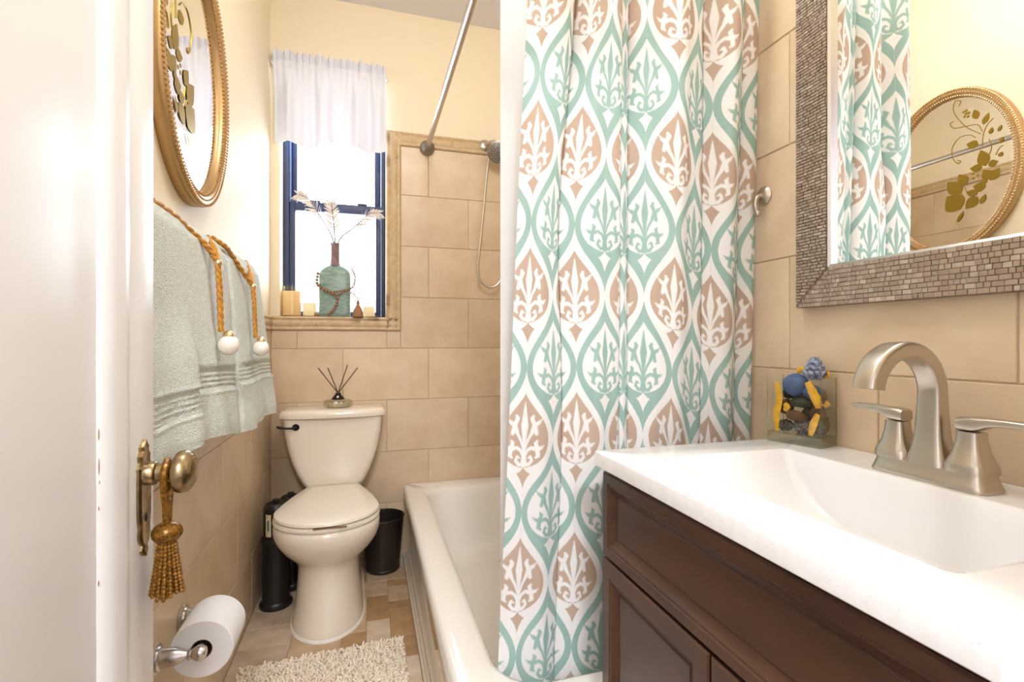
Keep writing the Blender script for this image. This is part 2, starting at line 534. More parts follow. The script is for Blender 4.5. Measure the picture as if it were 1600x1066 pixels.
def build(g, name, mats, parent=None, smooth=40, label=None, cat=None, group=None, kind=None, uvs=None, base=None):
    if parent is not None:
        off = _root_off(parent)
    else:
        xs = [v[0] for v in g.v]; ys = [v[1] for v in g.v]; zs = [v[2] for v in g.v]
        off = Vector(base) if base else Vector(((min(xs) + max(xs)) / 2, (min(ys) + max(ys)) / 2, min(zs)))
    me = bpy.data.meshes.new(name)
    me.from_pydata([(v[0] - off.x, v[1] - off.y, v[2] - off.z) for v in g.v], [], g.f)
    if not isinstance(mats, (list, tuple)):
        mats = [mats]
    for mm in mats:
        me.materials.append(mm if not isinstance(mm, str) else M[mm])
    if len(mats) > 1:
        me.polygons.foreach_set('material_index', g.m)
    if uvs:
        lay = me.uv_layers.new(name='print')
        flat = []
        for l in me.loops:
            flat += uvs[l.vertex_index]
        lay.data.foreach_set('uv', flat)
    me.update()
    if smooth:
        me.shade_smooth()
        me.set_sharp_from_angle(angle=math.radians(smooth))
    o = bpy.data.objects.new(name, me)
    COL.objects.link(o)
    if parent is not None:
        o.parent = parent
    else:
        o.location = off
    OFF[o.name] = off
    return props(o, label, cat, group, kind)

_slab_cache = {}
def slab_piece(name, parent, mat, axis, p, u0, u1, v0, v1, th, bev=0.0015):
    """a bevelled plate lying on the plane axis=p. axis 'x+','x-','y-','z+' gives the facing; u,v are the two other axes"""
    key = (axis, round(u1 - u0, 4), round(v1 - v0, 4), th, mat)
    me = _slab_cache.get(key)
    hu, hv = (u1 - u0) / 2, (v1 - v0) / 2
    if me is None:
        b = bev
        pts = []
        for (iu, w) in ((0, 0), (0, th - b), (b, th)):
            for su, sv in ((-1, -1), (1, -1), (1, 1), (-1, 1)):
                pts.append((su * (hu - iu), sv * (hv - iu), w))
        fs = [(8, 9, 10, 11)]
        for lv in (0, 4):
            for i in range(4):
                k = (i + 1) % 4
                fs.append((lv + i, lv + k, lv + 4 + k, lv + 4 + i))
        conv = {'x+': lambda q: (q[2], q[0], q[1]), 'x-': lambda q: (-q[2], -q[0], q[1]),
                'y-': lambda q: (q[0], -q[2], q[1]), 'z+': lambda q: (q[0], q[1], q[2])}[axis]
        me = bpy.data.meshes.new(name)
        me.from_pydata([conv(q) for q in pts], [], fs)
        me.materials.append(M[mat])
        me.update()
        _slab_cache[key] = me
    o = bpy.data.objects.new(name, me)
    cu, cv = (u0 + u1) / 2, (v0 + v1) / 2
    w = {'x+': (p, cu, cv), 'x-': (p, cu, cv), 'y-': (cu, p, cv), 'z+': (cu, cv, p)}[axis]
    o.location = Vector(w) - _root_off(parent)
    o.parent = parent
    COL.objects.link(o)
    OFF[o.name] = _root_off(parent)
    return o

# ------------------------------------------------------------------ room dimensions
XL, XR, YB, ZC = -0.428, 0.907, 2.48, 2.67
YF0, YF1 = -0.08, 0.07          # front wall (doorway)
WX0, WX1, WZ0, WZ1 = -0.39, 0.084, 1.165, 2.30   # window opening
TH = 0.003                      # tile thickness
CAP0, CAP1 = 1.10, 1.165        # border tile under the sill / wainscot cap
TOP0, TOP1 = 2.01, 2.08         # border tile above the shower tile

# ------------------------------------------------------------------ floor
g = G(); g.box(XL - 0.12, XR + 0.12, YF0, YB + 0.2, -0.08, -0.004)
floor = build(g, 'floor', 'floor_grout', kind='structure', smooth=0)
ux, uy = 0.0845, 0.062
x_org, y_org = XL, YB
cols, rows_n = 7, 39
grid = [[None] * cols for _ in range(rows_n)]
rnd = random.Random(21)
seq = [(2, 2), (1, 2), (2, 3), (1, 2), (2, 2), (2, 1), (3, 2), (1, 2)]
si = 0
for r in range(rows_n):
    for c in range(cols):
        if grid[r][c]:
            continue
        w, h = seq[(si + rnd.randint(0, 2)) % len(seq)]
        si += 1
        while w > 1 and (c + w > cols or any(grid[r][c + i] for i in range(w))):
            w -= 1
        h = min(h, rows_n - r)
        for i in range(w):
            for j in range(h):
                grid[r + j][c + i] = True
        a = w * h
        mat = 'floor_brown' if w == 1 and rnd.random() < 0.55 else ('floor_mid' if rnd.random() < 0.22 else 'floor_light')
        x0 = x_org + c * ux; y1 = y_org - r * uy
        slab_piece('floor_tile', floor, mat, 'z+', -0.004, x0 + 0.001, x0 + w * ux - 0.001, y1 - h * uy + 0.001, y1 - 0.001, 0.004, 0.0008)

# ------------------------------------------------------------------ ceiling
g = G(); g.box(XL - 0.12, XR + 0.12, YF0, YB + 0.2, ZC, ZC + 0.08)
build(g, 'ceiling', 'ceil', kind='structure', smooth=0)

# ------------------------------------------------------------------ walls
def tile_rect(wall, axis, p, rect, holes=()):
    u0, u1, v0, v1 = rect
    if u1 - u0 < 0.012 or v1 - v0 < 0.012:
        return
    gp = 0.0013
    slab_piece('tile', wall, 'tile', axis, p, u0 + gp, u1 - gp, v0 + gp, v1 - gp, TH)

def joints(first, w, lo, hi):
    k = math.floor((lo - first) / w)
    out = [lo]
    x = first + k * w
    while x < hi - 1e-6:
        if x > lo + 1e-6:
            out.append(x)
        x += w
    return out + [hi]

TW, TV = 0.405, 0.252
# back wall
g = G()
yb0, yb1 = YB + TH, YB + 0.17
g.cur = 1; g.box(XL - 0.12, XR + 0.12, yb0, yb1, -0.05, WZ0 - 0.004)
g.box(WX1, XR + 0.12, yb0, yb1, WZ0 - 0.004, TOP1 - 0.01)
g.cur = 0; g.box(WX1, XR + 0.12, yb0, yb1, TOP1 - 0.01, ZC)
g.box(XL - 0.12, WX0, yb0, yb1, WZ0 - 0.004, ZC)
g.box(WX0, WX1, yb0, yb1, WZ1, ZC)
wall_back = build(g, 'wall_back', ['paint', 'grout'], kind='structure', smooth=0)
z = 0.006
k = 0
while z < TOP0 - 0.02:
    z1 = z + TV
    if z1 > TOP0 - 0.03:
        z1 = TOP0
    js = joints(0.29 if k % 2 else 0.0875, TW, XL, XR)
    for a, b in zip(js[:-1], js[1:]):
        if z1 <= CAP0 + 0.001:
            tile_rect(wall_back, 'y-', yb0, (a, b, z, z1))
        elif z < CAP0:
            if a < WX1 + 0.07:
                tile_rect(wall_back, 'y-', yb0, (a, min(b, WX1 + 0.07), z, CAP0))
            if b > WX1 + 0.07:
                tile_rect(wall_back, 'y-', yb0, (max(a, WX1 + 0.07), b, z, z1))
        elif b > WX1 + 0.07:
            tile_rect(wall_back, 'y-', yb0, (max(a, WX1 + 0.07), b, z, z1))
    z = z1
    k += 1
# left wall
xl0 = XL - TH
g = G()
g.cur = 1; g.box(xl0 - 0.12, xl0, YF0, YB + 0.17, -0.05, CAP1 - 0.01)
g.cur = 0; g.box(xl0 - 0.12, xl0, YF0, YB + 0.17, CAP1 - 0.01, ZC)
wall_left = build(g, 'wall_left', ['paint', 'grout'], kind='structure', smooth=0)
zz = [0.0, 0.233, 0.485, 0.737, 0.989, CAP0]
for k in range(5):
    js = joints(1.687 if k % 2 == 0 else 1.879, TW, YF1, YB)
    if k % 2 == 0:
        js = joints(1.687, TW, YF1, YB)
    for a, b in zip(js[:-1], js[1:]):
        tile_rect(wall_left, 'x+', xl0, (a, b, zz[k], zz[k + 1]))
# right wall
xr0 = XR + TH
g = G()
g.cur = 1; g.box(xr0, xr0 + 0.12, YF0, YB + 0.17, -0.05, TOP1 - 0.01)
g.cur = 0; g.box(xr0, xr0 + 0.12, YF0, YB + 0.17, TOP1 - 0.01, ZC)
wall_right = build(g, 'wall_right', ['paint', 'grout'], kind='structure', smooth=0)
zz = [0.0, 0.231, 0.483, 0.735, 0.987, 1.239, 1.491, 1.743, TOP0]
for k in range(8):
    js = joints(0.4817 if k % 2 == 0 else 0.686, TW, YF1, YB)
    for a, b in zip(js[:-1], js[1:]):
        tile_rect(wall_right, 'x-', xr0, (a, b, zz[k], zz[k + 1]))
# front wall with the doorway
g = G()
g.box(XL - 0.12, -0.345, YF0, YF1, -0.05, ZC)
g.box(0.43, XR + 0.12, YF0, YF1, -0.05, ZC)
g.box(-0.345, 0.43, YF0, YF1, 2.08, ZC)
build(g, 'wall_front', 'paint', kind='structure', smooth=0)
# the hall the camera stands in
g = G()
g.box(-1.32, -1.2, -1.9, YF0, -0.05, ZC); g.box(1.2, 1.32, -1.9, YF0, -0.05, ZC); g.box(-1.32, 1.32, -2.02, -1.9, -0.05, ZC)
g.box(-1.32, XL - 0.12, YF0, YF1, -0.05, ZC); g.box(XR + 0.12, 1.32, YF0, YF1, -0.05, ZC)
build(g, 'wall_hall', 'ceil', kind='structure', smooth=0)
g = G(); g.box(-1.32, 1.32, -2.02, YF0, -0.08, 0.0); build(g, 'floor_hall', 'wood', kind='structure', smooth=0)
g = G(); g.box(-1.32, 1.32, -2.02, YF0, ZC, ZC + 0.08); build(g, 'ceiling_hall', 'ceil', kind='structure', smooth=0)
# plaster return left of the window down to the sill and sill board
g = G(); g.cbox(WX0, WX1 + 0.003, YB - 0.001, YB + 0.17, WZ0 - 0.012, WZ0, 0.002)
build(g, 'window_sill', 'border', wall_back)

# border tile: moulded profile (across, height)
PROF = [(0.0, 0.003), (0.03, 0.010), (0.12, 0.0135), (0.22, 0.010), (0.27, 0.006), (0.36, 0.0095), (0.50, 0.0115), (0.64, 0.0095), (0.73, 0.006), (0.80, 0.009), (0.88, 0.0125), (0.97, 0.009), (1.0, 0.003)]
def border_piece(parent, axis, p, along0, along1, c0, c1, horizontal, m0=0.0, m1=0.0):
    """moulded border tile; m0/m1 mitre amounts"""
    g = G()
    seg = max(2, int((along1 - along0) / 0.0055))
    rings = []
    for q, hgt in PROF:
        row = []
        for i in range(seg + 1):
            t = along0 + (along1 - along0) * i / seg
            # mitre
            t = t + (m0 * q if i < seg / 2 else m1 * q) * (1 - 2 * abs(i / seg - 0.5) if 0 < i < seg else 1.0)
            hh = hgt
            if 0.3 < q < 0.7:
                hh += 0.0022 * math.sin(2 * PI * (i / 2.0 + q * 2.5))
            cc = c0 + (c1 - c0) * q
            uu, vv = (t, cc) if horizontal else (cc, t)
            row.append({'y-': (uu, p - hh, vv), 'x+': (p + hh, uu, vv), 'x-': (p - hh, uu, vv)}[axis])
        rings.append(row)
    flip = (axis == 'x-') != (not horizontal)
    if flip:
        rings = rings[::-1]
    g.loft(rings, closed=False)
    o = build(g, 'border_tile', 'border', parent, smooth=60)
    return o
def border_run(parent, axis, p, a0, a1, c0, c1, horizontal, n, m0=0.0, m1=0.0):
    for i in range(n):
        s0 = a0 + (a1 - a0) * i / n + (0.0007 if i else 0)
        s1 = a0 + (a1 - a0) * (i + 1) / n - (0.0007 if i < n - 1 else 0)
        border_piece(parent, axis, p, s0, s1, c0, c1, horizontal, m0 if i == 0 else 0, m1 if i == n - 1 else 0)
bw = 0.07
border_run(wall_back, 'y-', yb0, XL, WX1 + bw, CAP0, CAP1, True, 3, 0, -bw)
border_run(wall_back, 'y-', yb0, CAP0, TOP1, WX1 + bw, WX1, False, 4, bw, -0.0 - bw + 0.0)
border_run(wall_back, 'y-', yb0, WX1 + bw, XR, TOP0, TOP1, True, 3, -bw, 0)
border_run(wall_left, 'x+', xl0, YF1, YB, CAP0, CAP1, True, 9)
border_run(wall_right, 'x-', xr0, YF1, YB, TOP0, TOP1, True, 9)

# ------------------------------------------------------------------ window
win = thing('window_1', None, None, ((WX0 + WX1) / 2, 2.60, WZ0), kind='structure')
fy0, fy1 = 2.570, 2.645
g = G()
g.cbox(WX0, WX0 + 0.026, fy0, fy1, WZ0, WZ1, 0.003); g.cbox(WX1 - 0.020, WX1, fy0, fy1, WZ0, WZ1, 0.003)
g.cbox(WX0 + 0.026, WX1 - 0.020, fy0, fy1, WZ0, WZ0 + 0.012, 0.003); g.cbox(WX0 + 0.026, WX1 - 0.020, fy0, fy1, WZ1 - 0.03, WZ1, 0.003)
build(g, 'window_frame', 'navy', win)
g = G(); g.cbox(WX0 + 0.027, WX0 + 0.034, fy0 + 0.002, fy0 + 0.02, 1.72, WZ1 - 0.03, 0.001); build(g, 'window_track', 'navy2', win)
def sash(y0, y1, z0, z1, bot, top, mat, sw):
    g = G()
    a, b = WX0 + 0.027, WX1 - 0.021
    g.cbox(a, a + sw, y0, y1, z0, z1, 0.003); g.cbox(b - sw, b, y0, y1, z0, z1, 0.003)
    g.cbox(a + sw, b - sw, y0, y1, z0, z0 + bot, 0.003); g.cbox(a + sw, b - sw, y0, y1, z1 - top, z1, 0.003)
    s = build(g, 'sash', mat, win)
    g = G(); g.box(a + sw - 0.003, b - sw + 0.003, (y0 + y1) / 2 - 0.002, (y0 + y1) / 2 + 0.002, z0 + bot - 0.003, z1 - top + 0.003)
    build(g, 'pane', 'pane', s, smooth=0)
    return s
sash(2.578, 2.603, WZ0 + 0.012, 1.728, 0.018, 0.045, 'navy', 0.026)
sash(2.612, 2.638, 1.69, WZ1 - 0.031, 0.045, 0.03, 'navy', 0.030)
g = G()
for lx in (-0.27, -0.05):
    g.cbox(lx, lx + 0.045, 2.579, 2.60, 1.728, 1.738, 0.002)
build(g, 'sash_lift', 'navy', win)

# ------------------------------------------------------------------ door
DX = -0.300
door = thing('door_1', None, None, (DX - 0.02, 0.45, 0.008), kind='structure')
DY0, DY1 = 0.078, 0.838
g = G(); g.cbox(DX - 0.035, DX - 0.006, DY0 + 0.08, DY1 - 0.08, 0.1, 1.95, 0.002); build(g, 'door_panel', 'white_paint', door)
g = G(); g.cbox(DX - 0.038, DX, 0.756, DY1, 0.008, 2.04, 0.003)
build(g, 'stile', 'white_paint', door)
g = G(); g.cbox(DX - 0.038, DX, DY0, DY0 + 0.10, 0.008, 2.04, 0.003); build(g, 'stile', 'white_paint', door)
g = G(); g.cbox(DX - 0.038, DX, DY0 + 0.10, 0.756, 1.92, 2.04, 0.003); build(g, 'rail', 'white_paint', door)
g = G(); g.cbox(DX - 0.038, DX, DY0 + 0.10, 0.756, 0.008, 0.20, 0.003); build(g, 'rail', 'white_paint', door)
# painted-over moulding beside the lock stile
g = G()
mp_ = [(0.756, -0.0005), (0.752, 0.0035), (0.738, 0.0045), (0.715, 0.004), (0.700, 0.0015), (0.693, -0.004), (0.690, -0.008)]
rr = random.Random(4)
rings = []
for i in range(61):
    z = 0.20 + 1.72 * i / 60
    rings.append([(DX + h + rr.uniform(-0.0004, 0.0004), y + (rr.uniform(-0.0012, 0.0012) if 0 < j < 6 else 0), z) for j, (y, h) in enumerate(mp_)])
g.loft(rings, closed=False)
build(g, 'panel_moulding', 'white_paint', door, smooth=60)
# paint chips along the moulding edge
for cz, ch, cy in ((0.940, 0.014, 0.6918), (0.902, 0.020, 0.6922), (0.884, 0.006, 0.693), (0.853, 0.005, 0.6917), (0.765, 0.007, 0.6915), (0.645, 0.006, 0.6915)):
    g = G(); g.ball((DX - 0.0035, cy, cz), 1.0, 8, 5, (0.0006, 0.0006, ch / 2)); build(g, 'paint_chip', 'bead', door)
# escutcheon plate
PY, PZ0, PZ1 = 0.798, 0.752, 0.914
outline = [(0.0, 0), (0.006, 0.004), (0.009, 0.010), (0.006, 0.016), (0.012, 0.021), (0.016, 0.030), (0.0145, 0.042), (0.0175, 0.055), (0.0185, 0.075), (0.0185, 0.105), (0.0175, 0.118), (0.0195, 0.124), (0.0145, 0.132), (0.016, 0.140), (0.010, 0.147), (0.012, 0.152), (0.006, 0.157), (0.0, 0.162)]
def plate_ring(off, x):
    pr = [(PY + max(w - off, 0.0), PZ0 + zz_) for w, zz_ in outline] + [(PY - max(w - off, 0.0), PZ0 + zz_) for w, zz_ in outline[::-1][1:-1]]
    return [(x, a, b) for a, b in pr]
g = G(); g.loft([plate_ring(0, DX), plate_ring(0, DX + 0.003), plate_ring(0.0035, DX + 0.0055), plate_ring(0.006, DX + 0.005)], False, True)
plate = build(g, 'escutcheon', 'brass', door, smooth=30)
g = G(); g.ball((DX + 0.005, PY, 0.806), 1.0, 10, 6, (0.0015, 0.0035, 0.0065)); build(g, 'keyhole', 'black', plate)
KZ = 0.866
g = G()
g.lathe((DX, PY, KZ), [(0.016, 0.005), (0.0165, 0.016), (0.0145, 0.018), (0.0125, 0.019), (0.0125, 0.034), (0.014, 0.037), (0.018, 0.039), (0.024, 0.0405), (0.0285, 0.044), (0.030, 0.050), (0.0285, 0.056), (0.026, 0.0585), (0.0255, 0.0580), (0.0225, 0.0612), (0.0215, 0.0608), (0.018, 0.0634), (0.017, 0.063), (0.012, 0.065), (0.0, 0.0655)], 32, 'X', True, True)
build(g, 'knob', 'brass', door, smooth=50)
# hinges
for hz in (0.3, 1.75):
    g = G(); g.lathe((DX + 0.004, DY0 - 0.002, hz), [(0.006, 0), (0.006, 0.09)], 12); build(g, 'hinge', 'brass', door)

# tassel on the knob
tas = thing('beaded_tassel', 'gold beaded tassel looped over the brass door knob', 'tassel', (DX + 0.032, PY, 0.66))
TX = DX + 0.030
g = G()
for s_ in (-1, 1):
    g.tube(smooth_path([(TX, PY, KZ + 0.0165), (TX + s_ * 0.001, PY - s_ * 0.0155, KZ + 0.004), (TX, PY - s_ * 0.012, KZ - 0.02), (TX, PY - s_ * 0.006, KZ - 0.045), (TX, PY - s_ * 0.003, KZ - 0.073)], 6), 0.0048, 8)
build(g, 'loop', 'tassel', tas)
g = G()
rings = []
for j in range(9):
    th = PI * (j + 0.3) / 8.6
    rings.append([(TX + 0.0175 * math.sin(th) * (1 + 0.10 * (i % 2)) * math.cos(2 * PI * i / 32), PY + 0.0175 * math.sin(th) * (1 + 0.10 * (i % 2)) * math.sin(2 * PI * i / 32), KZ - 0.084 + 0.0150 * math.cos(th)) for i in range(32)])
g.loft(rings[::-1], True, True); build(g, 'head', 'tassel', tas, smooth=80)
g = G()
for i in range(30):
    a = 2 * PI * i / 30
    k0, k1 = (0.009, 0.019) if i % 2 else (0.006, 0.013)
    p0 = (TX + k0 * math.cos(a), PY + k0 * math.sin(a), KZ - 0.094)
    p1 = (TX + k1 * math.cos(a), PY + k1 * math.sin(a), KZ - 0.170 - 0.003 * math.sin(3 * a))
    pts = []; rs = []
    for q in range(31):
        t = q / 30
        pts.append((p0[0] + (p1[0] - p0[0]) * t, p0[1] + (p1[1] - p0[1]) * t, p0[2] + (p1[2] - p0[2]) * t)); rs.append(0.0031 if q % 2 else 0.0018)
    g.tube(pts, rs, 6)
build(g, 'fringe', 'tassel', tas, kind='stuff')

# ------------------------------------------------------------------ bathtub
TBX0, TBY0, TBZ = 0.166, 0.895, 0.345
tub = thing('bathtub', 'cream enamel bathtub with rounded rim beyond the curtain', 'bathtub', (0.53, 1.69, 0))
sg = 8
def rr3(x0, x1, y0, y1, r, z):
    return [(a, b, z) for a, b in rrect(x0, x1, y0, y1, r, sg)]
ox0, ox1, oy0, oy1 = TBX0, XR - 0.002, TBY0, YB - 0.002
ix0, ix1, iy0, iy1 = 0.262, 0.852, 0.965, 2.375
g = G()
rings = [rr3(ox0 + 0.03, ox1, oy0 + 0.02, oy1, 0.012, 0.285), rr3(ox0 + 0.004, ox1, oy0 + 0.004, oy1, 0.02, 0.288), rr3(ox0, ox1, oy0, oy1, 0.022, 0.295), rr3(ox0, ox1, oy0, oy1, 0.022, 0.325),
         rr3(ox0 + 0.004, ox1 - 0.001, oy0 + 0.004, oy1 - 0.001, 0.022, 0.337), rr3(ox0 + 0.014, ox1 - 0.002, oy0 + 0.012, oy1 - 0.002, 0.022, TBZ),
         rr3(ix0 - 0.012, ix1 + 0.012, iy0 - 0.012, iy1 + 0.012, 0.11, TBZ), rr3(ix0, ix1, iy0, iy1, 0.105, TBZ - 0.006), rr3(ix0 + 0.008, ix1 - 0.008, iy0 + 0.008, iy1 - 0.012, 0.10, TBZ - 0.022),
         rr3(ix0 + 0.020, ix1 - 0.020, iy0 + 0.02, iy1 - 0.05, 0.10, 0.22), rr3(ix0 + 0.035, ix1 - 0.035, iy0 + 0.04, iy1 - 0.10, 0.10, 0.11), rr3(ix0 + 0.055, ix1 - 0.055, iy0 + 0.065, iy1 - 0.14, 0.10, 0.065), rr3(ix0 + 0.09, ix1 - 0.09, iy0 + 0.10, iy1 - 0.18, 0.08, 0.052)]
g.loft(rings, False, True)
build(g, 'basin', 'tub', tub, smooth=50)
g = G(); g.cbox(ox0 + 0.029, ox0 + 0.036, oy0 + 0.02, oy1, 0.0, 0.287, 0.002); build(g, 'apron', 'polished', tub, label='polished reflective tub apron')
g = G(); g.cbox(ox0 + 0.036, ox1, oy0 + 0.022, oy0 + 0.030, 0.0, 0.287, 0.002); build(g, 'end_panel', 'tub', tub)
g = G(); g.lathe((0.60, 2.15, 0.053), [(0.03, 0), (0.03, 0.002), (0.02, 0.003), (0, 0.0025)], 20); build(g, 'drain', 'steel', tub)
g = G()
for i in range(26):
    for j in range(7):
        g.lathe((0.42 + j * 0.046 + 0.012 * (i % 2), 1.2 + i * 0.036, 0.0515), [(0.010, 0), (0.010, 0.0012), (0, 0.0014)], 8)
build(g, 'slip_dots', 'tub', tub, kind='stuff')
# ridged shoe moulding at the foot of the apron
g = G()
prof = [(0.164, 0.0), (0.164, 0.006), (0.166, 0.009), (0.170, 0.009), (0.1715, 0.006), (0.173, 0.006), (0.175, 0.012), (0.180, 0.012), (0.1815, 0.008), (0.183, 0.008), (0.185, 0.018), (0.192, 0.020), (0.1952, 0.022), (0.1952, 0.0)]
g.loft([[(x, y, z) for x, z in prof] for y in (TBY0 + 0.03, 1.7, YB - 0.002)], True, True)
build(g, 'trim_1', 'ridged', kind='structure', smooth=25)

# ------------------------------------------------------------------ shower rod (bends round the tub)
rod = thing('shower_rod', 'brushed steel shower curtain rod running from the far tiled wall', 'curtain rod', (0.283, 1.7, 2.0))
RZ = 2.01
path = [(0.283, YB - 0.004, RZ)] + [(0.283, 2.3 - 0.1 * i, RZ) for i in range(11)]
for i in range(1, 9):
    a = PI / 2 * i / 9
    path.append((0.283 + 0.24 * (1 - math.cos(a)), 1.28 - 0.24 * math.sin(a) - 0.0, RZ))
path += [(0.55 + 0.05 * i, 1.04, RZ) for i in range(7)] + [(XR - 0.004, 1.04, RZ)]
g = G(); g.tube(path, 0.0125, 16); build(g, 'pole', 'steel', rod)
for c, ax in (((0.283, YB, RZ), (0, -1, 0)), ((XR, 1.04, RZ), (-1, 0, 0))):
    g = G(); g.lathe(c, [(0.034, 0.0), (0.036, 0.004), (0.036, 0.016), (0.031, 0.030), (0.020, 0.038), (0.016, 0.05), (0.0127, 0.052)], 28, ax); build(g, 'flange', 'dark_steel', rod)

# ------------------------------------------------------------------ shower curtain
cur = thing('shower_curtain', 'white shower curtain with teal and tan ogee leaf print, gathered over the tub end', 'shower curtain', (0.6, 1.0, 0.30))
Z0c, Z1c = 0.28, 1.985
KB = [0.272, 0.405, 0.560, 0.584, 0.765, 0.862, 0.898]
KT = [0.340, 0.455, 0.549, 0.569, 0.752, 0.850, 0.895]
NP = [56, 52, 14, 60, 40, 18]
NS = 6
NT_ = 12
def cur_row(z):
    h = (z - Z0c) / (Z1c - Z0c)
    ks = [a + (b - a) * h for a, b in zip(KB, KT)]
    ks[1] = ks[1] - 0.028 * math.exp(-((h - 0.62) / 0.18) ** 2)
    f1 = max(0.0, min(1.0, (z - 1.1) / 0.5))
    dep = [0, 0.045 * f1, 0.036, 0.040, 0.008, 0.022, 0]
    nw = [0, 0.0012 + 0.010 * f1, 0.0012, 0.0012, 0.0012 + 0.003 * h, 0.0015, 0]
    amp = [0.018 + 0.034 * h, 0.014 + 0.028 * h, 0.006, 0.020 + 0.028 * h, 0.014 + 0.022 * h, 0.006]
    def yb(x):
        t = (x - 0.28) / 0.62
        return (1.055 - 0.010 * h) - t * (0.035 + 0.062 * h)
    row = []
    for i in range(NS):
        for j in range(NP[i]):
            w = j / (NP[i] - 1)
            x = ks[i] + (ks[i + 1] - ks[i]) * w
            inner = (dep[i] if j < NP[i] / 2 else dep[i + 1]) / 0.036
            edge = math.sin(PI * w)
            prof = (max(edge, 0.0) ** 0.62) * min(inner, 1.0) + (edge ** 1.0) * (1 - min(inner, 1.0)) if 0 < i < NS - 1 else max(edge, 0.0) ** 0.7
            if i == 0:
                prof = max(math.sin(PI * (0.12 + 0.88 * w)), 0) ** 0.7
            y = yb(x) - amp[i] * prof
            y += 0.0045 * math.sin(x * 95 + z * 2.2) * (0.4 + 0.6 * h) + 0.0060 * math.sin(x * 47 - z * 1.6 + 0.8) * (0.3 + 0.7 * h)
            row.append((x, y, max(z, 0.352) if x > 0.83 else z))
        if i < NS - 1:
            p = row[-1]
            for j in range(NT_):
                a = PI * (j + 1) / (NT_ + 1)
                row.append((p[0] + nw[i + 1] * (1 - math.cos(a)) * 0.5 * (1 if nw[i + 1] < 0.002 else (1 - 2.2 * math.sin(a))), p[1] + dep[i + 1] * math.sin(a), z))
    return row
NZ = 110
rows = [cur_row(Z0c + (Z1c - Z0c) * j / NZ) for j in range(NZ + 1)]
mid = cur_row(1.0)
arc = [0.0]
for a, b in zip(mid[:-1], mid[1:]):
    arc.append(arc[-1] + math.hypot(b[0] - a[0], b[1] - a[1]))
def sst(a, b, x):
    t = max(0.0, min(1.0, (x - a) / (b - a)))
    return t * t * (3 - 2 * t)
PW, PH = 0.134, 0.317
u_first = 0.034
uvs = []
for r in rows:
    for i, p in enumerate(r):
        sg_ = sst(0.60, 0.82, p[0])
        v = (p[2] + 0.058 * sg_ - 1.150) / (PH * (1 + 0.05 * sg_))
        uvs.append(((arc[i] - u_first) / PW, v))
g = G(); g.loft(rows, closed=False)
build(g, 'fabric', 'curtain', cur, smooth=180, uvs=uvs)
for i in range(12):
    x = 0.37 + i * 0.046
    y = 1.04 if x > 0.5 else 1.28 - math.sqrt(max(0.0, 0.24 ** 2 - (0.523 - x) ** 2))
    g = G(); g.tube([(x, y + 0.021 * math.cos(2 * PI * k / 20), RZ - 0.008 + 0.021 * math.sin(2 * PI * k / 20)) for k in range(21)], 0.0016, 6)
    build(g, 'ring', 'steel', cur)
# liner
lin = G()
rows = []
for j in range(41):
    z = 0.13 + (1.985 - 0.13) * j / 40
    rows.append([(0.300 + 0.515 * i / 120, 1.125 + 0.006 * math.sin(i * 0.33) * min(1, i / 20) - 0.010 * (i / 120), z) for i in range(121)])
rows = [[(x, y, z) for (x, y, z) in r] for r in rows]
lin.loft(rows, closed=False)
build(lin, 'shower_liner', 'liner', smooth=180, label='plain white shower liner hanging straight behind the printed curtain', cat='shower liner')

# ------------------------------------------------------------------ shower head and hose
sh = thing('hand_shower', 'brushed nickel hand shower with looped hose on the far tile wall', 'shower head', (0.577, YB, 1.35))
g = G(); g.lathe((0.577, YB - 0.001, 2.055), [(0.030, 0.0), (0.031, 0.006), (0.024, 0.012), (0.012, 0.016)], 24, (0, -1, 0)); build(g, 'flange', 'nickel', sh)
g = G(); g.tube(smooth_path([(0.577, YB - 0.01, 2.055), (0.600, YB - 0.05, 2.06), (0.640, YB - 0.09, 2.045), (0.66, YB - 0.12, 2.02)], 6), 0.009, 12); build(g, 'arm', 'nickel', sh)
hd = Vector((-0.22, -0.80, -0.50)).normalized()
g = G(); g.lathe(Vector((0.625, YB - 0.09, 2.000)), [(0.014, -0.03), (0.030, -0.012), (0.052, 0.004), (0.054, 0.014), (0.048, 0.018), (0.0, 0.019)], 32, hd); head = build(g, 'head', 'dark_steel', sh)
g = G()
q = hd.to_track_quat('Z', 'Y')
for rr_, n_ in ((0.012, 6), (0.024, 12), (0.036, 18), (0.044, 22)):
    for i in range(n_):
        c = Vector((0.625, YB - 0.09, 2.0)) + q @ Vector((rr_ * math.cos(2 * PI * i / n_), rr_ * math.sin(2 * PI * i / n_), 0.0195))
        g.ball(c, 0.0022, 6, 4)
build(g, 'nozzles', 'steel', head)
g = G()
hose = smooth_path([(0.585, YB - 0.06, 1.965), (0.578, YB - 0.05, 1.90), (0.560, YB - 0.045, 1.70), (0.540, YB - 0.045, 1.50), (0.533, YB - 0.045, 1.42), (0.545, YB - 0.045, 1.355), (0.59, YB - 0.045, 1.322), (0.64, YB - 0.045, 1.345), (0.668, YB - 0.045, 1.43), (0.672, YB - 0.05, 1.6), (0.668, YB - 0.08, 1.85), (0.664, YB - 0.11, 2.0)], 14)
g.tube(hose, [0.0062 if i % 2 else 0.0052 for i in range(len(hose))], 8)
build(g, 'hose', 'nickel', sh)

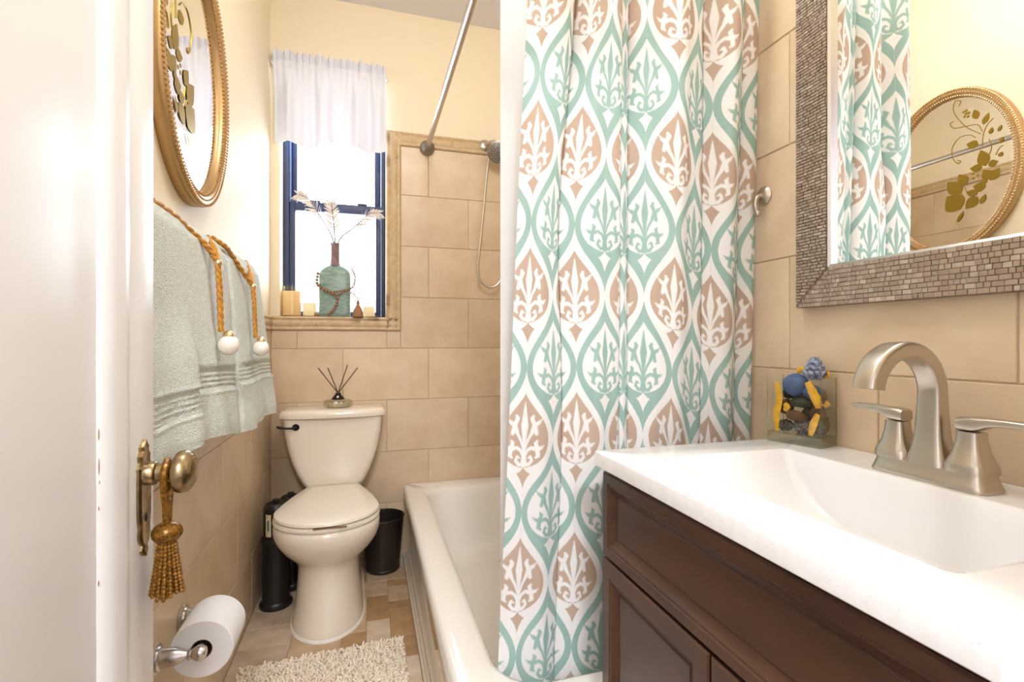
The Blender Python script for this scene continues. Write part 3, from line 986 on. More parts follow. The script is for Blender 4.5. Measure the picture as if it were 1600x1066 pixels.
# robe hook on the right wall beside the curtain
hk = thing('robe_hook', 'small brushed nickel wall hook half hidden by the curtain edge', 'hook', (XR, 0.958, 1.36))
g = G(); g.lathe((XR, 0.958, 1.395), [(0.022, 0.0), (0.023, 0.004), (0.019, 0.009), (0.010, 0.012)], 24, (-1, 0, 0)); build(g, 'wall_plate', 'nickel', hk)
g = G(); g.tube(smooth_path([(XR - 0.008, 0.958, 1.395), (XR - 0.022, 0.958, 1.39), (XR - 0.027, 0.958, 1.372), (XR - 0.022, 0.958, 1.355)], 6), 0.006, 10); g.ball((XR - 0.021, 0.958, 1.353), 0.008, 10, 7); build(g, 'arm', 'nickel', hk)

# ------------------------------------------------------------------ toilet
TXC = -0.145
toi = thing('toilet', 'biscuit coloured two-piece toilet with closed lid below the window', 'toilet', (TXC, 2.1, 0))
def egg(yf, yb, hw, hb, z, ym_f=0.36, n=20, m=8):
    """front half ellipse, sides tapering to half width hb at the back"""
    ym = yf + (yb - yf) * ym_f
    pts = []
    for i in range(n + 1):
        a = PI * i / n
        pts.append((TXC + hw * math.cos(a), ym - (ym - yf) * math.sin(a), z))
    for i in range(1, m + 1):
        s = i / m
        pts.append((TXC - (hw - (hw - hb) * s ** 1.35), ym + (yb - ym) * s, z))
    for i in range(1, 5):
        pts.append((TXC - hb + 2 * hb * i / 5, yb, z))
    for i in range(m, 0, -1):
        s = i / m
        pts.append((TXC + (hw - (hw - hb) * s ** 1.35), ym + (yb - ym) * s, z))
    return pts[::-1]
g = G()
secs = [(0.0, 1.828, 2.34, .128, .12), (0.012, 1.828, 2.34, .128, .12), (0.03, 1.836, 2.34, .124, .118), (0.09, 1.852, 2.34, .117, .115), (0.16, 1.872, 2.34, .112, .11), (0.205, 1.884, 2.34, .112, .11), (0.228, 1.884, 2.34, .120, .11),
        (0.250, 1.868, 2.33, .140, .11), (0.280, 1.838, 2.32, .163, .11), (0.315, 1.812, 2.31, .180, .11), (0.345, 1.799, 2.30, .188, .11), (0.372, 1.797, 2.30, .189, .11), (0.384, 1.801, 2.30, .186, .11), (0.388, 1.81, 2.29, .178, .105)]
g.loft([egg(a[1], a[2], a[3], a[4], a[0]) for a in secs], True, True)
build(g, 'bowl', 'porcelain', toi, smooth=60)
g = G(); g.loft([egg(1.822, 2.345, .134, .125, 0.0), egg(1.823, 2.345, .133, .125, 0.005), egg(1.829, 2.34, .127, .12, 0.010)], True, True); build(g, 'caulk', 'caulk', toi)
g = G()
g.cbox(TXC - 0.115, TXC + 0.115, 2.24, 2.44, 0.33, 0.408, 0.02, 4); build(g, 'tank_deck', 'porcelain', toi)
g = G(); g.loft([egg(1.802, 2.285, .186, .105, 0.3885), egg(1.798, 2.288, .190, .107, 0.394), egg(1.800, 2.287, .188, .106, 0.404), egg(1.81, 2.28, .18, .10, 0.406)], True, True); build(g, 'seat', 'seat', toi, smooth=50)
g = G(); g.loft([egg(1.806, 2.288, .183, .103, 0.4075), egg(1.801, 2.290, .187, .105, 0.412), egg(1.804, 2.289, .185, .104, 0.420), egg(1.82, 2.28, .172, .096, 0.4255), egg(1.87, 2.24, .13, .07, 0.428)], True, True); build(g, 'seat_lid', 'seat', toi, smooth=50)
g = G(); g.cbox(TXC - 0.035, TXC + 0.075, 1.7985, 1.806, 0.4045, 0.4085, 0.001); build(g, 'bumper', 'card', toi)
for s_ in (-1, 1):
    g = G(); g.cbox(TXC + s_ * 0.07 - 0.018, TXC + s_ * 0.07 + 0.018, 2.288, 2.306, 0.405, 0.424, 0.005); build(g, 'hinge', 'seat', toi)
# tank
g = G()
ts = [(0.409, .112, 2.300, 2.44), (0.414, .122, 2.290, 2.45), (0.43, .130, 2.286, 2.452), (0.47, .150, 2.283, 2.455), (0.52, .170, 2.280, 2.456), (0.58, .187, 2.277, 2.458), (0.65, .199, 2.274, 2.458), (0.716, .205, 2.272, 2.46)]
g.loft([[(a, b, z_) for a, b in rrect(TXC - w, TXC + w, y0_, y1_, 0.03, 5)] for z_, w, y0_, y1_ in ts], True, True)
build(g, 'tank', 'porcelain', toi, smooth=50)
g = G()
def lidring(i, z_):
    w = 0.217 - i
    pts = []
    # bowed front
    for k in range(21):
        t = k / 20
        pts.append((TXC - w + 2 * w * t, 2.262 + i - 0.014 * math.sin(PI * t) + 0.02 * (abs(2 * t - 1) ** 8), z_))
    for k in range(1, 6):
        pts.append((TXC + w, 2.28 + i + (2.465 - i - 2.28 - i) * k / 5, z_))
    for k in range(1, 10):
        pts.append((TXC + w - 2 * w * k / 10, 2.465 - i, z_))
    for k in range(5, 0, -1):
        pts.append((TXC - w, 2.28 + i + (2.465 - i - 2.28 - i) * k / 5, z_))
    return pts
g.loft([lidring(0.006, 0.716), lidring(0.001, 0.719), lidring(0, 0.728), lidring(0.001, 0.740), lidring(0.007, 0.748), lidring(0.020, 0.751), lidring(0.06, 0.7515)], True, True)
build(g, 'tank_lid', 'porcelain', toi, smooth=50)
g = G(); g.lathe((TXC - 0.150, 2.2745, 0.682), [(0.014, 0), (0.0145, 0.005), (0.010, 0.010), (0.006, 0.014), (0.0, 0.0145)], 20, (0, -1, 0))
lev = build(g, 'lever_boss', 'black_metal', toi)
g = G(); g.tube(smooth_path([(TXC - 0.150, 2.262, 0.682), (TXC - 0.17, 2.256, 0.681), (TXC - 0.195, 2.252, 0.684), (TXC - 0.222, 2.25, 0.690)], 5), [0.0045] * 10 + [0.005, 0.0055, 0.006, 0.006, 0.005, 0.004], 10, True, 0.7); build(g, 'lever', 'black_metal', lev)
# supply valve
# diffuser on the tank lid
dif = thing('reed_diffuser', 'low clear glass reed diffuser with dark reeds on the toilet tank', 'diffuser', (TXC + 0.015, 2.36, 0.7518))
DXc, DYc, DZc = TXC + 0.015, 2.36, 0.7520
g = G()
rings = []
for r_, h_ in ((0.052, 0), (0.058, 0.004), (0.060, 0.014), (0.058, 0.026), (0.050, 0.033), (0.030, 0.036), (0.014, 0.038), (0.012, 0.046)):
    rings.append([(DXc + r_ * (1 + (0.05 * math.cos(10 * 2 * PI * i / 60) if r_ > 0.03 else 0)) * math.cos(2 * PI * i / 60), DYc + r_ * 0.8 * (1 + (0.05 * math.cos(10 * 2 * PI * i / 60) if r_ > 0.03 else 0)) * math.sin(2 * PI * i / 60), DZc + h_) for i in range(60)])
g.loft(rings, True, True); build(g, 'bottle', 'thick', dif, smooth=60)
g = G(); g.lathe((DXc, DYc, DZc), [(0.044, 0.003), (0.047, 0.012), (0.044, 0.02), (0.0, 0.021)], 24, sq=0.8); build(g, 'oil', 'wax', dif)
g = G(); g.lathe((DXc, DYc, DZc + 0.036), [(0.030, 0), (0.022, 0.010), (0.017, 0.016), (0.013, 0.020), (0.011, 0.028), (0.0, 0.0285)], 20); col_ = build(g, 'collar', 'black_metal', dif)
g = G(); g.ball((DXc, DYc - 0.020, DZc + 0.046), 0.006, 10, 7); build(g, 'jewel', 'pearl', col_)
for i, (dx, dz, dy) in enumerate(((-0.085, 0.120, 0.0), (-0.045, 0.118, 0.02), (0.040, 0.130, 0.01), (0.085, 0.118, 0.0))):
    g = G(); g.tube([(DXc - dx * 0.06, DYc, DZc + 0.055), (DXc + dx, DYc + dy, DZc + 0.058 + dz)], 0.0021, 8); build(g, 'reed', 'reed', dif)

# ------------------------------------------------------------------ waste bin
BX, BY = 0.066, 2.355
bn = thing('waste_bin', 'small dark bronze waste bin between toilet and tub', 'bin', (BX, BY, 0))
g = G(); g.lathe((BX, BY, 0), [(0.074, 0.0), (0.077, 0.003), (0.078, 0.012), (0.075, 0.016), (0.0755, 0.02), (0.095, 0.240), (0.094, 0.241), (0.0925, 0.240), (0.073, 0.02), (0.0, 0.018)], 40); build(g, 'body', 'black_bin', bn, smooth=40)
g = G(); pts = [(BX + 0.0955 * math.cos(2 * PI * i / 40), BY + 0.0955 * math.sin(2 * PI * i / 40), 0.241) for i in range(41)]; g.tube(pts, 0.003, 8); build(g, 'rim', 'black_bin', bn)

# ------------------------------------------------------------------ brush canisters
def canister(x, y, label, lab, top):
    t = thing('brush_canister', label, 'canister', (x, y, 0), 'black canisters beside the toilet')
    g = G(); g.lathe((x, y, 0), [(0.060, 0.0), (0.062, 0.004), (0.061, 0.012), (0.053, 0.018), (0.051, 0.025)], 32); build(g, 'foot', 'black', t)
    g = G(); g.lathe((x, y, 0), [(0.050, 0.02), (0.050, 0.255), (0.054, 0.258), (0.055, 0.268), (0.052, 0.274)], 32); build(g, 'body', 'black', t)
    g = G(); g.lathe((x, y, 0), [(0.046, 0.27), (0.046, top - 0.02), (0.044, top - 0.01), (0.036, top), (0.012, top + 0.004), (0.0, top + 0.004)], 32); u = build(g, 'upper', 'black', t)
    g = G(); g.lathe((x, y, top), [(0.010, 0.002), (0.010, 0.008), (0.014, 0.010), (0.013, 0.014), (0.006, 0.016), (0, 0.016)], 16); build(g, 'knob', 'black', t)
    if lab:
        g = G()
        for (r_, a0, a1, z0_, z1_, mi) in ((0.0465, -2.30, -1.80, 0.285, 0.372, 0), (0.0468, -2.15, -1.95, 0.308, 0.350, 1)):
            g.cur = mi
            g.loft([[(x + r_ * math.cos(a0 + (a1 - a0) * k / 8), y + r_ * math.sin(a0 + (a1 - a0) * k / 8), z_) for k in range(9)] for z_ in (z0_, z1_)], closed=False)
        build(g, 'paper_label', ['label_y', 'label_c'], u, label='yellow printed label')
canister(-0.352, 2.150, 'black brush canister with yellow label left of the toilet', True, 0.405)
canister(-0.318, 2.300, 'plain black canister tucked behind the labelled one beside toilet', False, 0.385)

# ------------------------------------------------------------------ bath mat
rug = thing('bath_mat', 'cream shaggy bath mat on the floor before the toilet', 'bath mat', (-0.13, 1.38, 0))
g = G(); g.cbox(-0.392, 0.122, 1.03, 1.735, 0.0005, 0.010, 0.004); build(g, 'backing', 'rug_back', rug)
rr = random.Random(5)
vv, ff = [], []
g = G()
NXr, NYr = 72, 96
for i in range(NXr):
    for j in range(NYr):
        x = -0.386 + 0.502 * (i + rr.random()) / NXr
        y = 1.036 + 0.695 * (j + rr.random()) / NYr
        y += 0.035 * (x + 0.386) / 0.5 * (1 if y > 1.6 else 0) * (y - 1.6) / 0.13 if y > 1.6 else 0
        a = rr.uniform(0, 2 * PI); ln = rr.uniform(0.005, 0.012); hh = rr.uniform(0.011, 0.019)
        dx, dy = math.cos(a) * ln, math.sin(a) * ln
        w = rr.uniform(0.0026, 0.0040)
        rings = []
        for t, ww in ((0, 1.0), (0.4, 1.1), (0.75, 1.05), (0.93, 0.75), (1.0, 0.3)):
            px, py, pz = x + dx * t * t, y + dy * t * t, 0.008 + hh * (t - 0.22 * t * t)
            rings.append([(px + w * ww * math.cos(q_), py + w * ww * math.sin(q_), pz) for q_ in (0, 1.257, 2.513, 3.77, 5.027)])
        g.loft(rings, False, True)
build(g, 'pile', 'rug', rug, smooth=180, kind='stuff')

# ------------------------------------------------------------------ toilet paper
tp = thing('paper_holder', 'brushed nickel two-post toilet paper holder on the left tile wall', 'paper holder', (XL, 1.25, 0.36))
RX, RZp = XL + 0.082, 0.388
for yy, nm in ((1.191, 'post'), (1.349, 'post')):
    g = G(); g.lathe((XL, yy, RZp), [(0.031, 0.0), (0.032, 0.004), (0.029, 0.008), (0.025, 0.009), (0.024, 0.013), (0.0195, 0.016), (0.0185, 0.03), (0.0175, 0.040), (0.013, 0.052), (0.009, 0.060), (0.0085, 0.063), (0.0115, 0.065), (0.0115, 0.068), (0.009, 0.070), (0.011, 0.074), (0.0155, 0.081), (0.0150, 0.089), (0.010, 0.097), (0.0, 0.100)], 24, (1, 0, 0)); build(g, nm, 'steel', tp)
g = G(); g.lathe((RX, 1.191, RZp), [(0.010, 0.0), (0.010, 0.158)], 16, 'Y'); build(g, 'spindle', 'steel', tp)
rl = thing('toilet_roll', 'full white toilet roll on the nickel holder', 'toilet roll', (RX, 1.27, RZp - 0.062))
g = G(); g.lathe((RX, 1.213, RZp - 0.006), [(0.021, 0.0), (0.060, 0.0), (0.062, 0.002), (0.062, 0.112), (0.060, 0.114), (0.021, 0.114)], 48, 'Y', False, False); build(g, 'paper', 'paper', rl)
g = G(); g.lathe((RX, 1.213, RZp - 0.006), [(0.021, 0.114), (0.021, 0.0), (0.0195, 0.0), (0.0195, 0.114)], 32, 'Y', False, False); build(g, 'core', 'card', rl)

# ------------------------------------------------------------------ towels
BRX, BRZ = -0.368, 1.262
bar = thing('towel_bar', 'towel bar on the left wall under the two sage towels', 'towel bar', (XL, 1.28, BRZ))
g = G(); g.tube([(BRX, 0.842, BRZ), (BRX, 1.74, BRZ)], 0.008, 14); build(g, 'rail', 'steel', bar)
for yy in (0.848, 1.73):
    g = G(); g.lathe((XL - 0.004, yy, BRZ), [(0.022, 0), (0.022, 0.006), (0.010, 0.012), (0.009, 0.05), (0.012, 0.06), (0.0, 0.072)], 20, (1, 0, 0)); build(g, 'bracket', 'steel', bar)

def towel(name, label, y0, y1, zb_front, bulge, step_y, seed):
    t = thing(name, label, 'towel', ((XL + 0.09), (y0 + y1) / 2, zb_front), 'sage bath towels on the bar')
    rr = random.Random(seed)
    # centre line of the hanging cloth, from the back flap bottom over the bar to the front bottom
    def front_x(z):
        s = (BRZ + 0.018 - z) / (BRZ - 0.84)
        return BRX + 0.026 + bulge * max(0.0, s) ** 0.9
    cl = []
    zz_ = 0.93
    while zz_ < BRZ:
        cl.append((BRX - 0.026, zz_, 'b')); zz_ += 0.03
    for k in range(9):
        a = PI - PI * k / 8
        cl.append((BRX + 0.026 * math.cos(a), BRZ + 0.002 + 0.024 * math.sin(a), 't'))
    zz_ = BRZ - 0.006
    while zz_ > zb_front:
        cl.append((front_x(zz_), zz_, 'f'))
        zz_ -= 0.0035 if 0.90 < zz_ < 1.0 else 0.009
    cl.append((front_x(zb_front), zb_front, 'f'))
    NY = 64
    rings = []
    for j in range(NY + 1):
        wj = j / NY
        y = y0 + (y1 - y0) * wj
        edge = min(wj, 1 - wj) * (y1 - y0)
        rnd_ = math.sqrt(max(0.0, 1 - max(0.0, 1 - edge / 0.012) ** 2)) if edge < 0.012 else 1.0
        stepv = 0.0
        if step_y:
            stepv = sst(step_y + 0.006, step_y - 0.006, y) if False else (1 - sst(step_y - 0.006, step_y + 0.006, y))
        outer, inner = [], []
        zshift = -0.034 * stepv if step_y else 0.0
        for (x, z, tag) in cl:
            th = 0.011
            wav = 0.0
            if tag == 'f':
                if step_y:
                    x -= (x - BRX - 0.026) * 0.95 * (1 - sst(0.84, 1.08, y))
                s = (BRZ - z) / (BRZ - zb_front)
                wav = (0.006 * math.sin(y * 21 + 1.0 + seed) + 0.004 * math.sin(y * 47 + z * 5)) * s
                wav += stepv * 0.014 * sst(1.12, 1.0, z) if z > 1.0 else stepv * 0.014
                zb_ = z - zshift
                if 0.944 < zb_ < 0.992:
                    th = 0.0080 + 0.0018 * math.sin(zb_ * 2 * PI / 0.0105)
                elif 0.936 < zb_ <= 0.944 or 0.992 <= zb_ < 1.0:
                    th = 0.0125
                if z < zb_front + 0.012:
                    th *= 0.75
            thr = th * (0.25 + 0.75 * rnd_)
            yy = y + (0.018 * (wj - 0.5) * 2 * ((BRZ - z) / 0.42) if tag == 'f' else 0)
            dz = (-0.014 * math.sin(y * 9 + seed) + 0.035 * (0.5 - wj)) * max(0.0, (BRZ - z) / (BRZ - zb_front)) ** 3 if tag == 'f' else 0.0
            if tag == 'b':
                outer.append((x - thr * 0.5, yy, z)); inner.append((x + thr * 0.5, yy, z))
            elif tag == 't':
                d = Vector((x - BRX, 0, z - BRZ)).normalized()
                outer.append((x + d.x * thr * 0.5, yy, z + d.z * thr * 0.5)); inner.append((x - d.x * thr * 0.5, yy, z - d.z * thr * 0.5))
            else:
                nz_ = rr.uniform(-0.0007, 0.0007)
                outer.append((x + wav + thr + nz_, yy, z + dz)); inner.append((x + wav - thr * 0.5, yy, z + dz))
        rings.append(outer + inner[::-1])
    g = G(); g.loft(rings, True, True)
    build(g, 'terry_cloth', 'towel', t, smooth=75)
    return t
towel('bath_towel', 'sage terry towel nearest the open door with pearl tie hanging', 0.862, 1.335, 0.845, 0.040, 1.035, 1)
towel('bath_towel', 'sage terry towel farther from the door beside the window corner', 1.352, 1.705, 0.825, 0.044, None, 2)

def cord_tie(label, main, branch, bead, drop, pearl):
    t = thing('cord_tie', label, 'cord tie', (pearl[0], pearl[1], pearl[2] - 0.02), 'gold pearl cord ties on the towels')
    def braid(pts, name, r=0.0042):
        p = smooth_path(pts, 14)
        g = G()
        for s_ in (0, PI):
            q_ = []
            for i, c in enumerate(p):
                a = i * 0.55 + s_
                q_.append(c + Vector((0.0022 * math.cos(a), 0.0022 * math.sin(a), 0.0022 * math.sin(a))))
            g.tube(q_, r, 7)
        build(g, name, 'cord', t)
    braid(main, 'cord')
    braid(branch, 'cord')
    b = Vector(bead)
    g = G(); g.ball(b, 0.0085, 14, 9); build(g, 'bead', 'gold_bead', t)
    for o_ in (-0.0048, 0.0048):
        p = smooth_path([(b.x, b.y + o_ * 0.7, b.z - 0.005), ((b.x + drop[0]) / 2 + 0.001, (b.y + drop[1]) / 2 + o_, (b.z + drop[2]) / 2), (drop[0], drop[1] + o_ * 0.6, drop[2])], 18)
        g = G()
        for s_ in (0, PI):
            g.tube([c + Vector((0.0018 * math.cos(i * 0.8 + s_), 0.0018 * math.sin(i * 0.8 + s_), 0)) for i, c in enumerate(p)], 0.0036, 7)
        build(g, 'strand', 'cord', t)
    g = G(); g.lathe((pearl[0], pearl[1], pearl[2] + 0.017), [(0.004, 0.014), (0.009, 0.010), (0.011, 0.004), (0.009, 0.0)], 16); build(g, 'cap', 'gold_bead', t)
    g = G(); g.ball(pearl, 0.0205, 24, 16); build(g, 'pearl', 'pearl', t)
fx = lambda z, b: BRX + 0.026 + b * max(0.0, (BRZ + 0.018 - z) / (BRZ - 0.84)) ** 0.9 + 0.0195
cord_tie('gold cord tie with large pearl on the towel nearest the door',
         [(-0.352, 0.868, 1.284), (-0.348, 0.96, 1.286), (-0.344, 1.046, 1.282), (-0.337, 1.113, 1.268), (fx(1.245, .04), 1.150, 1.245), (fx(1.226, .04) + 0.012, 1.166, 1.218)],
         [(fx(1.226, .04) + 0.012, 1.167, 1.218), (fx(1.25, .04) , 1.20, 1.25), (-0.340, 1.245, 1.272), (-0.352, 1.275, 1.288)],
         (fx(1.22, .04) + 0.013, 1.166, 1.214), (fx(1.07, .04) + 0.006, 1.160, 1.07), (fx(1.045, .04) + 0.018, 1.160, 1.041))
cord_tie('gold cord tie with large pearl on the towel farther from the door',
         [(-0.352, 1.305, 1.293), (-0.333, 1.345, 1.280), (-0.328, 1.39, 1.264), (fx(1.235, .044), 1.435, 1.235), (fx(1.21, .044) + 0.012, 1.482, 1.202)],
         [(fx(1.21, .044) + 0.012, 1.483, 1.202), (fx(1.235, .044), 1.53, 1.235), (-0.338, 1.60, 1.268), (-0.352, 1.64, 1.287)],
         (fx(1.204, .044) + 0.013, 1.482, 1.198), (fx(1.06, .044) + 0.007, 1.468, 1.06), (fx(1.035, .044) + 0.018, 1.466, 1.030))

# ------------------------------------------------------------------ oval mirror on the left wall
OY, OZ, RYo, RZo = 1.392, 1.712, 0.250, 0.325
om = thing('oval_mirror', 'oval wall mirror with gold beaded frame above the towels', 'mirror', (XL, OY, OZ - RZo))
xw = XL - TH
N = 120
def oring(inset, x):
    return [(x, OY + (RYo - inset) * math.cos(2 * PI * i / N), OZ + (RZo - inset) * math.sin(2 * PI * i / N)) for i in range(N)]
g = G()
g.loft([oring(0.004, xw), oring(0.0, xw + 0.006), oring(0.0, xw + 0.026), oring(0.004, xw + 0.032), oring(0.012, xw + 0.0345), oring(0.022, xw + 0.0335), oring(0.030, xw + 0.029), oring(0.036, xw + 0.022), oring(0.037, xw + 0.012)])
build(g, 'frame', 'gold', om, smooth=50)
g = G()
for ins, nb, xx, rb in ((0.006, 190, 0.0335, 0.0038), (0.0315, 170, 0.029, 0.0034), (0.019, 180, 0.0345, 0.0022)):
    for i in range(nb):
        a = 2 * PI * i / nb
        g.ball((xw + xx, OY + (RYo - ins) * math.cos(a), OZ + (RZo - ins) * math.sin(a)), rb, 6, 4)
build(g, 'beading', 'gold', om, kind='stuff')
g = G(); g.loft([oring(0.037, xw + 0.006), oring(0.037, xw + 0.016)], True, True); glass = build(g, 'mirror_glass', 'mirror', om, smooth=30)
xg = xw + 0.0162
def refl(px, py):
    """point on the glass seen by way of the vanity mirror (position measured from the photograph once)"""
    u = (px - 800) / 770.0
    xd, yd = .2805 + .9599 * u, .9599 - .2805 * u
    t = (2 * XR - xg) / xd
    return t * yd, H + t * (533 - py) / 770.0
def crop(cx, cy):
    return refl(1400 + cx / 3.805, 120 + cy / 3.805)
leaf_n = [0]
def leaf(p0, p1, wd):
    leaf_n[0] += 1
    lx = 0.00012 * leaf_n[0]
    (y0_, z0_), (y1_, z1_) = crop(*p0), crop(*p1)
    d = Vector((y1_ - y0_, z1_ - z0_)); ln = d.length; d.normalize(); n = Vector((-d.y, d.x))
    up, lo = [], []
    for k in range(9):
        t = k / 8
        w = wd * ln * math.sin(PI * t ** 0.8) * 0.5
        c = Vector((y0_, z0_)) + d * ln * t
        up.append(c + n * w); lo.append(c - n * w)
    ring = up + lo[::-1][1:-1]
    g = G(); g.loft([[(xg + lx - 0.0001, p.x, p.y) for p in ring], [(xg + lx + 0.0005, p.x, p.y) for p in ring]], True, True)
    build(g, 'etched_leaf', 'leaf_gold', glass, smooth=30)
def scroll(pts, r=0.0014):
    g = G(); g.tube([(xg + 0.0005, *p) for p in [tuple(v)[:2] for v in smooth_path([(*crop(*q_), 0) for q_ in pts], 8)]], r, 6, True, None)
    build(g, 'etched_scroll', 'leaf_gold', glass)
for p0, p1, w in (((545, 290), (580, 215), 0.5), ((510, 255), (490, 200), 0.6), ((515, 410), (445, 405), 0.75), ((560, 535), (530, 440), 0.6), ((540, 545), (465, 550), 0.7), ((575, 530), (635, 505), 0.9), ((585, 620), (640, 545), 0.8), ((590, 610), (545, 560), 0.8),
                  ((560, 660), (485, 655), 0.9), ((540, 640), (570, 605), 0.8), ((445, 640), (400, 585), 0.7), ((412, 700), (332, 630), 0.65), ((410, 790), (330, 715), 0.95), ((510, 700), (445, 690), 0.7), ((510, 715), (440, 790), 0.75), ((530, 760), (560, 700), 0.5), ((585, 345), (600, 305), 0.6), ((635, 330), (655, 290), 0.5), ((650, 400), (660, 360), 0.5), ((640, 480), (660, 450), 0.8), ((390, 868), (430, 800), 0.28)):
    leaf(p0, p1, w)
for pts in ([(400, 180), (410, 150), (375, 155), (372, 220), (440, 300), (530, 345)], [(368, 270), (348, 285), (370, 310), (440, 300), (510, 290), (540, 330)], [(390, 500), (410, 505), (395, 520), (365, 490), (360, 430), (400, 370), (460, 350), (500, 365)], [(540, 420), (545, 350), (570, 290), (605, 250)], [(580, 470), (595, 420), (580, 375)], [(620, 470), (640, 430), (665, 410)], [(430, 720), (410, 690)], [(450, 700), (430, 650)]):
    scroll(pts)
for c in ((428, 215), (445, 205), (460, 220), (455, 240), (435, 240), (444, 223), (485, 580), (512, 590), (486, 606)):
    y_, z_ = crop(*c)
    g = G(); g.ball((xg, y_, z_), 1.0, 8, 5, (0.001, 0.0055, 0.0055)); build(g, 'etched_dot', 'leaf_gold', glass)

# ------------------------------------------------------------------ valance
va = thing('window_valance', 'white ruffled sheer valance over the window', 'valance', (-0.16, 2.45, 1.95))
def vbot(x):
    ks = [(-0.42, 1.963), (-0.33, 1.955), (-0.275, 1.948), (-0.225, 1.955), (-0.19, 1.985), (-0.15, 1.972), (-0.12, 1.95), (-0.09, 1.962), (-0.03, 1.952), (0.09, 1.957)]
    for (a, b), (c, d) in zip(ks[:-1], ks[1:]):
        if x <= c:
            t = (x - a) / (c - a); t = t * t * (3 - 2 * t)
            return b + (d - b) * t
    return ks[-1][1]
NXv, NZv = 180, 44
rows = []
for j in range(NZv + 1):
    w = j / NZv
    row = []
    for i in range(NXv + 1):
        x = -0.412 + 0.495 * i / NXv
        zb = vbot(x)
        zt = 2.372 + 0.004 * math.sin(x * 140)
        z = zb + (zt - zb) * w
        low = 0.021 * math.sin(x * 44 + 0.6) + 0.009 * math.sin(x * 81 + 1.9) + 0.004 * math.sin(x * 150)
        hi = 0.0045 * math.sin(x * 230) + 0.003 * math.sin(x * 97 + 1)
        if z > 2.335:
            y = hi * 2.4 - 0.006
        elif z > 2.30:
            y = hi * 0.8 - 0.008 * math.sin(PI * (z - 2.30) / 0.035)
        else:
            s = min(1.0, (2.30 - z) / 0.12)
            y = hi * 0.8 * (1 - s) + low * s
        row.append((x, 2.450 + y, z))
    rows.append(row)
g = G(); g.loft(rows, closed=False); build(g, 'fabric', 'sheer', va, smooth=180)
g = G(); g.tube([(-0.418, 2.453, 2.318), (0.088, 2.453, 2.318)], 0.006, 10)
for xx in (-0.418, 0.088):
    g.tube([(xx, 2.453, 2.318), (xx, YB, 2.318)], 0.006, 10)
build(g, 'rod', 'caulk', va)

# ------------------------------------------------------------------ things on the sill
SZ = WZ0 + 0.0005
bo = thing('glass_bottle', 'large teal glass bottle with mauve neck on the window sill', 'bottle', (-0.152, 2.525, SZ))
bx_, by_ = -0.152, 2.525
g = G()
rings = []
for hw, z, r in ((0.066, 0.0, 0.02), (0.071, 0.004, 0.022), (0.072, 0.02, 0.022), (0.071, 0.07, 0.022), (0.073, 0.12, 0.022), (0.072, 0.17, 0.024), (0.071, 0.205, 0.028), (0.064, 0.225, 0.03), (0.045, 0.242, 0.025), (0.026, 0.252, 0.018)):
    rings.append([(a, b, SZ + z) for a, b in rrect(bx_ - hw, bx_ + hw, by_ - hw * 0.58, by_ + hw * 0.58, min(r, hw * 0.57), 5)])
g.loft(rings, True, True); build(g, 'body', 'teal_glass', bo, smooth=60)
g = G(); g.lathe((bx_, by_, SZ), [(0.030, 0.246), (0.022, 0.258), (0.0205, 0.28), (0.020, 0.345), (0.023, 0.348), (0.023, 0.356), (0.019, 0.357), (0.017, 0.35), (0.016, 0.30)], 24, cap0=False, cap1=True); build(g, 'neck', 'mauve', bo)

def frond(label, tip_path, spread, n, seed, start):
    t = thing('dried_frond', label, 'dried frond', (bx_, by_, SZ + 0.30), 'dried fronds in the bottle')
    p = smooth_path(tip_path, 8)
    g = G(); g.tube(p, [0.0042 * (1 - 0.6 * i / len(p)) for i in range(len(p))], 6); st = build(g, 'stem', 'frond_stem', t)
    rr = random.Random(seed)
    g = G()
    m = len(p)
    for k in range(n):
        fpos = start + (1 - start) * k / (n - 1)
        i = min(m - 2, int(fpos * (m - 1)))
        c = p[i]; d = (p[i + 1] - p[max(i - 1, 0)]).normalized()
        side = Vector((d.z, 0, -d.x)).normalized()
        for s_ in (-1, 1):
            ln = spread * (0.65 + 0.5 * math.sin(PI * (0.2 + 0.75 * fpos))) * rr.uniform(0.8, 1.1)
            dirv = (d * rr.uniform(0.75, 1.1) + side * s_ * rr.uniform(0.55, 0.85) + Vector((0, rr.uniform(-0.3, 0.3), 0))).normalized()
            pts = []
            for q_ in range(5):
                w = q_ / 4
                pts.append(c + dirv * ln * w + Vector((0, 0, -0.018 * w * w * rr.uniform(0.3, 1))))
            g.tube(pts, [0.0016, 0.0042, 0.0046, 0.0032, 0.0006], 5, True, 0.25)
    build(g, 'barbs', 'frond', t, smooth=60, kind='stuff')
nz0 = SZ + 0.33
frond('bleached dried frond arching left from the bottle', [(bx_, by_, nz0), (bx_ - 0.020, by_, SZ + 0.40), (bx_ - 0.065, by_ - 0.005, SZ + 0.475), (bx_ - 0.115, by_ - 0.01, SZ + 0.555), (bx_ - 0.165, by_ - 0.015, SZ + 0.575)], 0.055, 16, 3, 0.50)
frond('bleached dried frond standing upright in the bottle', [(bx_, by_, nz0), (bx_ - 0.004, by_, SZ + 0.42), (bx_ - 0.012, by_, SZ + 0.50), (bx_ - 0.018, by_, SZ + 0.555)], 0.060, 14, 4, 0.35)
frond('bleached dried frond arching right across the window from the bottle', [(bx_, by_, nz0), (bx_ + 0.03, by_, SZ + 0.39), (bx_ + 0.09, by_ - 0.005, SZ + 0.44), (bx_ + 0.155, by_ - 0.012, SZ + 0.505), (bx_ + 0.205, by_ - 0.018, SZ + 0.515)], 0.050, 16, 5, 0.55)
